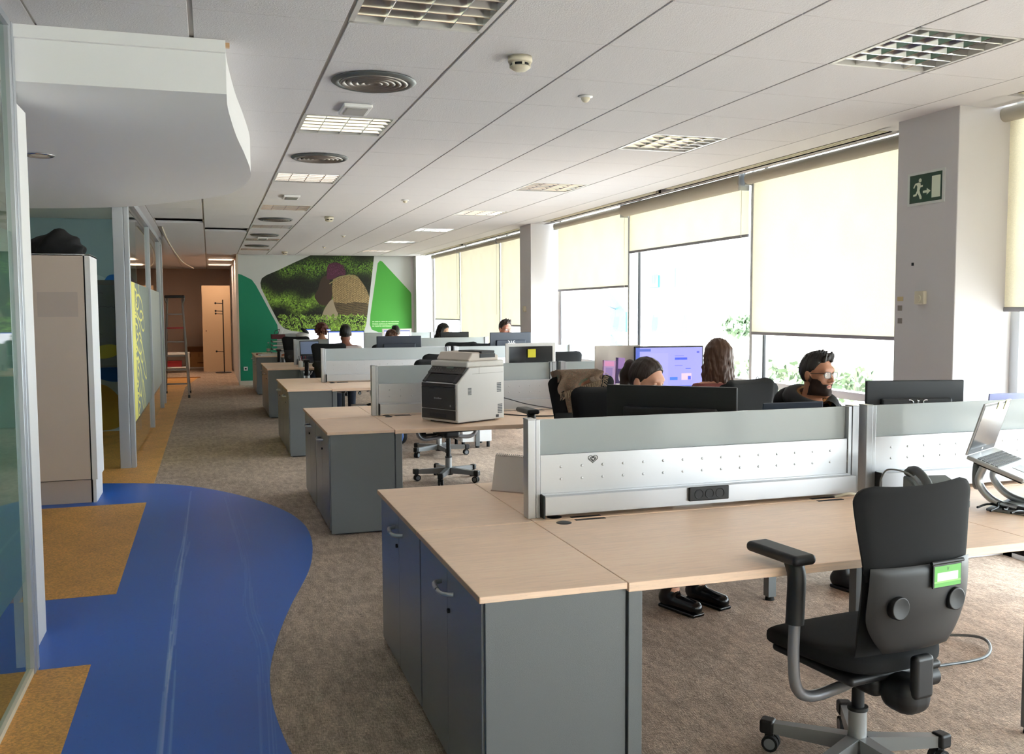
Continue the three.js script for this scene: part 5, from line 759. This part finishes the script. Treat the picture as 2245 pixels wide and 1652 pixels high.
  const wp = thing('white_pedestal', 'white drawer pedestal on dark feet under the third desk row', 'pedestal', [2.9, 0, -10.6]); obj('case', B(0.36, 0.52, 0.4, 0, 0.33, 0, 0.005), m_.white, wp); for (let k = 0; k < 3; k++) obj('drawer', B(0.34, 0.16, 0.01, 0, 0.15 + k * 0.17, 0.204, 0.003), m_.whiteGloss, wp); for (const x of [-0.15, 0.15]) for (const z of [-0.16, 0.16]) obj('foot', Cy(0.02, 0.02, 0.07, x, 0.035, z, 10), m_.black, wp);
}
// ---------- people: smooth fields meshed with surface nets ----------
function mesh(f, lo, hi, cell) {
  const n = [0, 1, 2].map((k) => Math.max(2, Math.ceil((hi[k] - lo[k]) / cell)) + 1), [nx, ny, nz] = n, v = new Float32Array(nx * ny * nz);
  for (let k = 0, q = 0; k < nz; k++) for (let j = 0; j < ny; j++) for (let i = 0; i < nx; i++, q++) v[q] = f(lo[0] + i * cell, lo[1] + j * cell, lo[2] + k * cell);
  const id = new Int32Array(nx * ny * nz).fill(-1), pos = [], idx = [], at = (i, j, k) => i + nx * (j + ny * k);
  for (let k = 0; k < nz - 1; k++) for (let j = 0; j < ny - 1; j++) for (let i = 0; i < nx - 1; i++) {
    let c = 0, x = 0, y = 0, z = 0, mask = 0; for (let e = 0; e < 8; e++) if (v[at(i + (e & 1), j + (e >> 1 & 1), k + (e >> 2))] < 0) mask |= 1 << e;
    if (mask === 0 || mask === 255) continue;
    for (let a = 0; a < 8; a++) for (let b = 0; b < 3; b++) { if (a & (1 << b)) continue; const d = a | (1 << b); if (((mask >> a) & 1) === ((mask >> d) & 1)) continue; const va = v[at(i + (a & 1), j + (a >> 1 & 1), k + (a >> 2))], vd = v[at(i + (d & 1), j + (d >> 1 & 1), k + (d >> 2))], t = va / (va - vd); x += (a & 1) + (b === 0 ? t : 0); y += (a >> 1 & 1) + (b === 1 ? t : 0); z += (a >> 2) + (b === 2 ? t : 0); c++; }
    id[at(i, j, k)] = pos.length / 3; pos.push(lo[0] + (i + x / c) * cell, lo[1] + (j + y / c) * cell, lo[2] + (k + z / c) * cell);
  }
  for (let k = 1; k < nz - 1; k++) for (let j = 1; j < ny - 1; j++) for (let i = 1; i < nx - 1; i++) {
    const s = v[at(i, j, k)] < 0;
    const quad = (o, a, b, c, d) => { if (a < 0 || b < 0 || c < 0 || d < 0) return; o ? idx.push(a, b, c, a, c, d) : idx.push(a, c, b, a, d, c); };
    if (s !== v[at(i + 1, j, k)] < 0) quad(s, id[at(i, j - 1, k - 1)], id[at(i, j, k - 1)], id[at(i, j, k)], id[at(i, j - 1, k)]);
    if (s !== v[at(i, j + 1, k)] < 0) quad(s, id[at(i - 1, j, k - 1)], id[at(i - 1, j, k)], id[at(i, j, k)], id[at(i, j, k - 1)]);
    if (s !== v[at(i, j, k + 1)] < 0) quad(s, id[at(i - 1, j - 1, k)], id[at(i, j - 1, k)], id[at(i, j, k)], id[at(i - 1, j, k)]);
  }
  const g = new THREE.BufferGeometry(); g.setAttribute('position', new THREE.Float32BufferAttribute(pos, 3)); g.setIndex(idx); g.computeVertexNormals(); return g;
}
const smin = (a, b, k) => { const h = Math.max(k - Math.abs(a - b), 0) / k; return Math.min(a, b) - h * h * k * 0.25; };
const cap = (a, b, r1, r2 = r1) => { const dx = b[0] - a[0], dy = b[1] - a[1], dz = b[2] - a[2], L = dx * dx + dy * dy + dz * dz || 1e-9; return (x, y, z) => { const t = Math.max(0, Math.min(1, ((x - a[0]) * dx + (y - a[1]) * dy + (z - a[2]) * dz) / L)); return Math.hypot(x - a[0] - dx * t, y - a[1] - dy * t, z - a[2] - dz * t) - r1 - (r2 - r1) * t; }; };
const ell = (c, r) => (x, y, z) => { const k = Math.hypot((x - c[0]) / r[0], (y - c[1]) / r[1], (z - c[2]) / r[2]); return (k - 1) * Math.min(r[0], r[1], r[2]); };
const uni = (fs, k) => (x, y, z) => { let d = 9; for (const f of fs) d = smin(d, f(x, y, z), k); return d; };
const H0 = { skull: ell([0, 0.03, -0.012], [0.076, 0.096, 0.095]), face: ell([0, -0.04, 0.016], [0.06, 0.088, 0.074]) };
const headField = (() => {
  const a = uni([H0.skull, H0.face, cap([-0.045, -0.075, 0.01], [0, -0.108, 0.062], 0.022, 0.02), cap([0.045, -0.075, 0.01], [0, -0.108, 0.062], 0.022, 0.02), cap([-0.034, 0.026, 0.074], [0.034, 0.026, 0.074], 0.011), cap([-0.042, -0.03, 0.055], [0.042, -0.03, 0.055], 0.018), cap([0, -0.08, -0.022], [0, -0.22, -0.045], 0.053, 0.058)], 0.03);
  const nose = uni([cap([0, 0.012, 0.085], [0, -0.03, 0.106], 0.007, 0.0115), cap([-0.011, -0.036, 0.094], [0.011, -0.036, 0.094], 0.009)], 0.008), lips = uni([cap([-0.02, -0.068, 0.078], [0.02, -0.068, 0.078], 0.006, 0.006), cap([-0.012, -0.076, 0.08], [0.012, -0.076, 0.08], 0.0065)], 0.004);
  const ears = uni([ell([-0.079, -0.008, -0.008], [0.012, 0.033, 0.02]), ell([0.079, -0.008, -0.008], [0.012, 0.033, 0.02])], 0.002);
  return (x, y, z) => { let d = a(x, y, z); d = smin(d, nose(x, y, z), 0.012); d = smin(d, lips(x, y, z), 0.006); d = smin(d, ears(x, y, z), 0.008); for (const s of [-1, 1]) { const e = 0.015 - Math.hypot(x - s * 0.032, (y - 0.004) * 1.25, z - 0.094); d = -smin(-d, -e, 0.012); } return d; };
})();
const headGeo = mesh(headField, [-0.11, -0.2, -0.13], [0.11, 0.145, 0.13], 0.0045);
const handGeo = (() => {                                      // right hand, palm down, wrist at origin, fingers along +z
  const fs = [ell([0, 0, 0.045], [0.038, 0.014, 0.05])], W = [-0.028, -0.01, 0.009, 0.027], Ls = [0.062, 0.072, 0.066, 0.05];
  W.forEach((x, i) => { const L = Ls[i]; fs.push(cap([x, 0.003, 0.085], [x * 1.08, 0.008, 0.085 + L * 0.45], 0.0095, 0.009), cap([x * 1.08, 0.008, 0.085 + L * 0.45], [x * 1.1, -0.004, 0.085 + L * 0.78], 0.009, 0.0082), cap([x * 1.1, -0.004, 0.085 + L * 0.78], [x * 1.1, -0.016, 0.085 + L], 0.0082, 0.0072)); });
  fs.push(cap([-0.026, -0.002, 0.03], [-0.052, -0.006, 0.062], 0.013, 0.0105), cap([-0.052, -0.006, 0.062], [-0.056, -0.012, 0.092], 0.0105, 0.008), cap([0, 0, -0.03], [0, 0, 0.02], 0.026, 0.024));
  return mesh(uni(fs, 0.006), [-0.08, -0.045, -0.06], [0.06, 0.04, 0.175], 0.005);
})();
const hairT = dtex(256, 256, (u, v, i, j) => { const k = 255 * (0.35 + 0.65 * vnoise(u, v, 96, 5, 1)); return [k, k, k]; }, 1, false);
const skinM = (c) => M(c, 0.55), hairM = (c) => M(c, 0.5, 0, { bumpMap: hairT, bumpScale: 0.004 });
function uvRound(g, rep = 3) { const p = g.attributes.position, u = new Float32Array(p.count * 2); for (let i = 0; i < p.count; i++) { u[2 * i] = Math.atan2(p.getX(i), p.getZ(i) + 0.01) / (2 * PI) * rep; u[2 * i + 1] = p.getY(i) * 4; } g.setAttribute('uv', new THREE.BufferAttribute(u, 2)); return g; }

function person(o) {                                          // faces +z before turning; o.top: height of the crown; o.x, o.z: below the head
  const t = thing('person', o.label, 'person', [o.x, 0, o.z], o.turn), dy = o.top - 1.33, ny = 1.03 + dy, hx = 0, hz = 0, back = -0.09 + (o.lean ?? 0) * -0.1, sy = 0.97 + dy, seat = 0.57 + Math.max(0, dy * 0.4);
  const skin = o.skinM ?? skinM(o.skin ?? 0xbf8a70), hc = [0, 1.205 + dy, 0];
  const J = { hipL: [-0.09, seat, back - 0.08], hipR: [0.09, seat, back - 0.08], knL: [-0.11, seat - 0.03, back + 0.36], knR: [0.11, seat - 0.03, back + 0.36], anL: [-0.1, 0.1, back + 0.4], anR: [0.1, 0.1, back + 0.4] };
  const shL = [-0.175, sy, back + 0.045], shR = [0.175, sy, back + 0.045], elL = [-0.235, sy - 0.24, back + 0.13], elR = [0.235, sy - 0.24, back + 0.13], wrL = [-0.14, DT + 0.035, back + 0.4], wrR = [0.14, DT + 0.035, back + 0.4];
  const torso = (r) => [cap([-0.07, seat + 0.03, back - 0.06], [0.07, seat + 0.03, back - 0.06], 0.105 + r), cap([0, seat + 0.06, back - 0.05], [0, sy - 0.12, back + 0.02], 0.115 + r, 0.125 + r), ell([0, sy - 0.12, back + 0.03], [0.165 + r, 0.19 + r, 0.115 + r]), cap([-0.13, sy, back + 0.035], [0.13, sy, back + 0.035], 0.058 + r)];
  const arms = (r) => [cap(shL, elL, 0.052 + r, 0.042 + r), cap(shR, elR, 0.052 + r, 0.042 + r), cap(elL, wrL, 0.042 + r, 0.028 + r), cap(elR, wrR, 0.042 + r, 0.028 + r)];
  const legs = (r) => [cap(J.hipL, J.knL, 0.085 + r, 0.06 + r), cap(J.hipR, J.knR, 0.085 + r, 0.06 + r), cap(J.knL, J.anL, 0.06 + r, 0.04 + r), cap(J.knR, J.anR, 0.06 + r, 0.04 + r)];
  const neck = [cap([0, sy + 0.02, back + 0.03], [0, ny + 0.07, -0.035], 0.06, 0.054)];
  const bodyG = mesh(uni([...torso(0), ...arms(0), ...legs(0), ...neck], 0.05), [-0.34, 0.03, back - 0.24], [0.34, ny + 0.12, back + 0.52], 0.016);
  const HM = new THREE.Matrix4().compose(V(...hc), new THREE.Quaternion().setFromEuler(new THREE.Euler(o.nod ?? 0, o.headTurn ?? 0, o.tilt ?? 0, 'YXZ')), V(1, 1, 1));
  const hand = (w, m) => { const g = handGeo.clone(); if (m) { g.scale(-1, 1, 1); g.index.array.reverse(); } g.computeVertexNormals(); return tf(g, w, [0.12, m ? 0.2 : -0.2, 0]); };
  obj('body', [bodyG, headGeo.clone().applyMatrix4(HM), hand(wrL, 0), hand(wrR, 1)], skin, t);
  const cut = (f, y1, wristZ) => (x, y, z) => Math.max(f(x, y, z), y - y1 - 0.25 * Math.abs(x) * 0, wristZ != null && Math.abs(x) < 0.22 && z > back + 0.2 ? z - wristZ : -1);
  const topG = mesh(cut(uni([...torso(0.016), ...arms(0.014)], 0.05), ny - 0.005, back + 0.37), [-0.36, seat - 0.1, back - 0.26], [0.36, ny + 0.04, back + 0.46], 0.014);
  const shirt = obj(o.topName ?? 'sweater', topG, M(o.cloth ?? 0x777777, 0.9, 0, { bumpMap: fabricT, bumpScale: 0.001, metric: 1 }), t);
  obj('trousers', mesh((x, y, z) => Math.max(uni(legs(0.014).concat(torso(0.008)), 0.05)(x, y, z), y - seat - 0.07, 0.12 - y), [-0.26, 0.08, back - 0.26], [0.26, seat + 0.14, back + 0.52], 0.016), M(o.pants ?? 0x1c2230, 0.9), t);
  for (const a of [J.anL, J.anR]) obj('shoe', [mesh(uni([cap([a[0], 0.05, a[2] - 0.04], [a[0], 0.045, a[2] + 0.17], 0.042, 0.036), cap([a[0], 0.06, a[2] - 0.02], [a[0], o.boots ? 0.2 : 0.11, a[2]], 0.046, 0.05)], 0.03), [a[0] - 0.09, 0.0, a[2] - 0.13], [a[0] + 0.09, 0.3, a[2] + 0.26], 0.012), B(0.085, 0.02, 0.26, a[0], 0.011, a[2] + 0.065, 0.008)], o.boots ? M(0x0d0d10, 0.22) : M(0x14151a, 0.4), t);
  // face details
  const put = (name, g, m, par) => obj(name, (Array.isArray(g) ? g : [g]).map((q) => q.applyMatrix4(HM)), m, par ?? t);
  for (const s of [-1, 1]) { const e = put('eye', Sp(0.0115, s * 0.032, 0.004, 0.0755, 1.25, 1, 1, 14), M(0xe6e0da, 0.3)); put('iris', Sp(0.0055, s * 0.032, 0.004, 0.0845, 1, 1, 0.5, 10), M(0x2a1c14, 0.2), e); put('eyebrow', Tb([[s * 0.015, 0.024, 0.0855], [s * 0.032, 0.029, 0.083], [s * 0.048, 0.023, 0.074]], 0.0032, 10, 6), o.hairM); put('eyelid', tf(Sp(0.0128, 0, 0, 0, 1.25, 1, 1, 14), [s * 0.032, 0.0085, 0.0745]), skin); }
  put('lips', Tb([[-0.02, -0.07, 0.0825], [0, -0.068, 0.0885], [0.02, -0.07, 0.0825]], 0.0045, 12, 6), M(0xa05a50, 0.45));
  // hair
  const line = (x, y, z) => -(0.52 * (y - (o.hairline ?? 0.085)) - 0.854 * (z - 0.07)) + 0.35 * Math.max(0, Math.abs(x) - 0.05) * (y < 0.03 ? 1 : 0), wave = (x, y, z, k) => k * (Math.sin(x * 190 + y * 40) * 0.5 + Math.sin(z * 170 - y * 70 + x * 60) * 0.5);
  const scalp = (r) => (x, y, z) => H0.skull(x, y, z) - r + wave(x, y, z, 0.0016);
  let hf, lo = [-0.13, -0.12, -0.16], hi = [0.13, 0.2, 0.13];
  if (o.hair === 'short') { const sp = []; for (let k = 0; k < 34; k++) { const a = rr(-0.05, 0.05), b = rr(-0.05, 0.075); sp.push(cap([a, 0.105 - 9 * a * a - 3 * b * b, b], [a * 1.15 + rr(-0.012, 0.012), 0.135 - 9 * a * a - 3 * b * b + rr(0, 0.018) * (o.spiky ?? 0.4), b + 0.014 + rr(-0.006, 0.016)], 0.012, 0.004)); }
    const u = uni(sp, 0.008); hf = (x, y, z) => smin(Math.max(scalp(0.008)(x, y, z), line(x, y, z), -0.055 - y), u(x, y, z), 0.01); }
  if (o.hair === 'curly') { const sp = []; for (let k = 0; k < 70; k++) { const a = rnd() * 6.28, b = rr(-0.9, 1.3), r = 0.1; const p = [Math.cos(a) * Math.cos(b) * r, 0.02 + Math.sin(b) * 0.11, -0.03 + Math.sin(a) * Math.cos(b) * r]; if (p[2] > 0.03 && p[1] < 0.07) continue; sp.push(cap(p, [p[0] * 1.2, p[1] - 0.02, p[2] * 1.1], 0.024, 0.018)); } const u = uni(sp, 0.008); hf = (x, y, z) => smin(Math.max(scalp(0.014)(x, y, z), line(x, y, z)), u(x, y, z), 0.012); lo = [-0.17, -0.16, -0.19]; hi = [0.17, 0.2, 0.16]; }
  if (o.hair === 'long') { const sp = []; for (let k = 0; k < 60; k++) { const a = -PI * 0.5 + (k / 59 - 0.5) * 3.9, r = 0.088, len = rr(0.2, o.len ?? 0.3), q = rr(-0.3, 0.3); let p = [Math.cos(a) * r * 0.92, 0.06, Math.sin(a) * r - 0.012]; for (let i = 1; i <= 5; i++) { const f = i / 5, w = 1 + 0.28 * f; const n = [Math.cos(a) * r * w * 0.92 + 0.012 * Math.sin(i * 1.7 + k), 0.06 - len * f, Math.sin(a) * r * w - 0.012 + 0.01 * Math.sin(i * 2 + k * 1.3)]; sp.push(cap(p, n, 0.016 - 0.0015 * i, 0.0145 - 0.0015 * i)); p = n; } } const u = uni(sp, 0.012); hf = (x, y, z) => smin(Math.max(scalp(0.016)(x, y, z), line(x, y, z)), u(x, y, z), 0.02) + wave(x, y, z, 0.0012); lo = [-0.19, -0.36, -0.2]; hi = [0.19, 0.18, 0.13]; }
  if (o.hair === 'tail') { const sp = [cap([0, 0.06, -0.1], [0, 0.06, -0.13], 0.022, 0.026), cap([0, 0.06, -0.13], [0.004, 0.0, -0.15], 0.028, 0.032), cap([0.004, 0.0, -0.15], [0, -0.1, -0.135], 0.032, 0.028), cap([0, -0.1, -0.135], [-0.006, -0.2, -0.11], 0.028, 0.01)]; const u = uni(sp, 0.02); hf = (x, y, z) => smin(Math.max(scalp(0.008)(x, y, z), line(x, y, z), -0.075 - y), u(x, y, z), 0.012); lo = [-0.13, -0.22, -0.22]; }
  const hr = put('hair', uvRound(mesh(hf, lo, hi, 0.005)), o.hairM);
  if (o.hair === 'tail') put('hair_tie', tf(new THREE.TorusGeometry(0.022, 0.006, 8, 20), [0, 0.06, -0.112], [0.1, 0, 0]), m_.black, hr);
  if (o.beard) put('beard', mesh((x, y, z) => Math.max(headField(x, y, z) - 0.0035 + wave(x, y, z, 0.0008), y + 0.055 - 1.3 * Math.max(0, Math.abs(x) - 0.045) , -(z - 0.004) - 0.5 * Math.max(0, -0.06 - y), -0.124 - y, 0.012 - Math.hypot(x * 0.55, y + 0.069, (z - 0.085) * 0.4), (z > 0.06 && y > -0.05 && Math.abs(x) < 0.028) ? y + 0.05 : -1), [-0.09, -0.15, -0.03], [0.09, 0.03, 0.13], 0.0035), M(o.beard, 0.8));
  if (o.glasses) { const gl = []; for (const s of [-1, 1]) { const fr = rrect(0.05, 0.036, 0.012), hole = rrect(0.045, 0.031, 0.01); fr.holes.push(hole); gl.push(tf(Ex(fr, 0.003), [s * 0.034, 0.0, 0.098], [0, s * 0.12, 0]), rod([s * 0.058, 0.012, 0.096], [s * 0.08, 0.006, -0.005], 0.002)); } gl.push(Tb([[-0.01, 0.006, 0.1], [0, 0.01, 0.104], [0.01, 0.006, 0.1]], 0.002, 8, 6)); const g = put('glasses', gl, M(0x1d1512, 0.3)); put('lens', [tf(new THREE.ShapeGeometry(rrect(0.045, 0.031, 0.01)), [0.034, 0, 0.0995], [0, 0.12, 0]), tf(new THREE.ShapeGeometry(rrect(0.045, 0.031, 0.01)), [-0.034, 0, 0.0995], [0, -0.12, 0])], m_.glass, g); }
  if (o.hood) { const cf = []; for (let k = 0; k <= 24; k++) { const a = -PI * 0.93 + k / 24 * PI * 1.86, r = 0.105; cf.push([Math.sin(a) * r * 1.05, ny + 0.0 + 0.035 * -Math.cos(a), back + 0.05 - Math.cos(a) * r * 0.9 * -1 * -1]); }
    const ring = (r, dyy, th) => { const p = []; for (let k = 0; k <= 24; k++) { const a = 0.32 + k / 24 * (2 * PI - 0.64); p.push([Math.sin(a) * r, ny + dyy - 0.045 * Math.cos(a) , back + 0.045 + Math.cos(a) * r * 0.85]); } return Tb(p, th, 60, 12); };
    obj('hood', [ring(0.125, 0.012, 0.05), tf(Sp(0.12, 0, 0, 0, 1.15, 0.75, 0.6), [0, ny - 0.0, back - 0.11])], M(0x0d0e12, 0.8), shirt); const ft = ctex(128, 128, (c) => { c.fillStyle = '#8a6238'; c.fillRect(0, 0, 128, 128); for (let k = 0; k < 90; k++) { c.fillStyle = k % 3 ? '#3a2616' : '#caa065'; c.beginPath(); c.arc(rnd() * 128, rnd() * 128, 3 + rnd() * 7, 0, 7); c.fill(); } }); obj('lining', ring(0.098, 0.022, 0.032), M(0xffffff, 0.95, 0, { map: ft }), shirt); }
  return t;
}
const P = (px, py, z) => { const a = atZ(px, py, z); return { x: a.x, z: a.z, top: a.y }; };
const brown = hairM(0x2a1912), dkBrown = hairM(0x1a110d), blackH = hairM(0x0c0b0d), red = hairM(0x5a2a1e), chest = hairM(0x4e2f1c);
person({ label: 'woman with a dark ponytail looking down behind the large black monitor', ...P(1418, 786, -4.72), turn: 0.3, headTurn: 0.2, nod: 0.22, hair: 'tail', hairM: brown, cloth: 0x1a1b20, boots: 1, skin: 0xd09a80, hairline: 0.08 });
person({ label: 'bearded man in a dark hooded jacket and glasses at the desk near the pillar', ...P(1793, 773, -4.72), turn: 0.2, headTurn: 0.08, nod: 0.02, hair: 'short', spiky: 0.9, hairM: dkBrown, beard: 0x2a1a13, glasses: 1, hood: 1, cloth: 0x0f1015, topName: 'jacket', skin: 0xb27c60, hairline: 0.095, pants: 0x1d2a4c });
person({ label: 'woman with long loose brown hair seen from behind at the violet monitor', ...P(1573, 746, -6.12), turn: PI + 0.05, hair: 'long', len: 0.36, hairM: chest, cloth: 0x8a4a45, skin: 0xc79078 });
person({ label: 'person in a grey sweater seen from behind at a lit monitor', ...P(757, 712, -13.95), turn: PI - 0.05, hair: 'short', hairM: blackH, cloth: 0xb3a8a4, skin: 0x7a4a38 });
person({ label: 'person with red curly hair seen from behind, before the mural', ...P(704, 708, -17.95), turn: PI + 0.1, hair: 'curly', hairM: red, cloth: 0x18161a });
person({ label: 'brown haired person peeping over the wide dark monitor', ...P(858, 723, -12.4), turn: 0.1, nod: 0.3, hair: 'short', hairM: chest, cloth: 0x3a3c44, skin: 0xc99c86, hairline: 0.075 });
person({ label: 'dark haired person seen from behind at the white framed monitor', ...P(867, 714, -17.95), turn: PI, hair: 'short', hairM: blackH, cloth: 0x22242c });
person({ label: 'woman with straight black hair at the desk before the pale blind', ...P(972, 710, -16.35), turn: 0.4, headTurn: 0.4, nod: 0.3, hair: 'long', len: 0.34, hairM: blackH, cloth: 0x101014, skin: 0xd0a890 });
person({ label: 'man with swept brown hair and dark glasses beside the far pillar', ...P(1108, 701, -12.4), turn: 0.25, nod: 0.1, hair: 'short', spiky: 1.0, hairM: brown, glasses: 1, cloth: 0x2a2c38, skin: 0xc98a78 });
renderer.render(scene, camera);
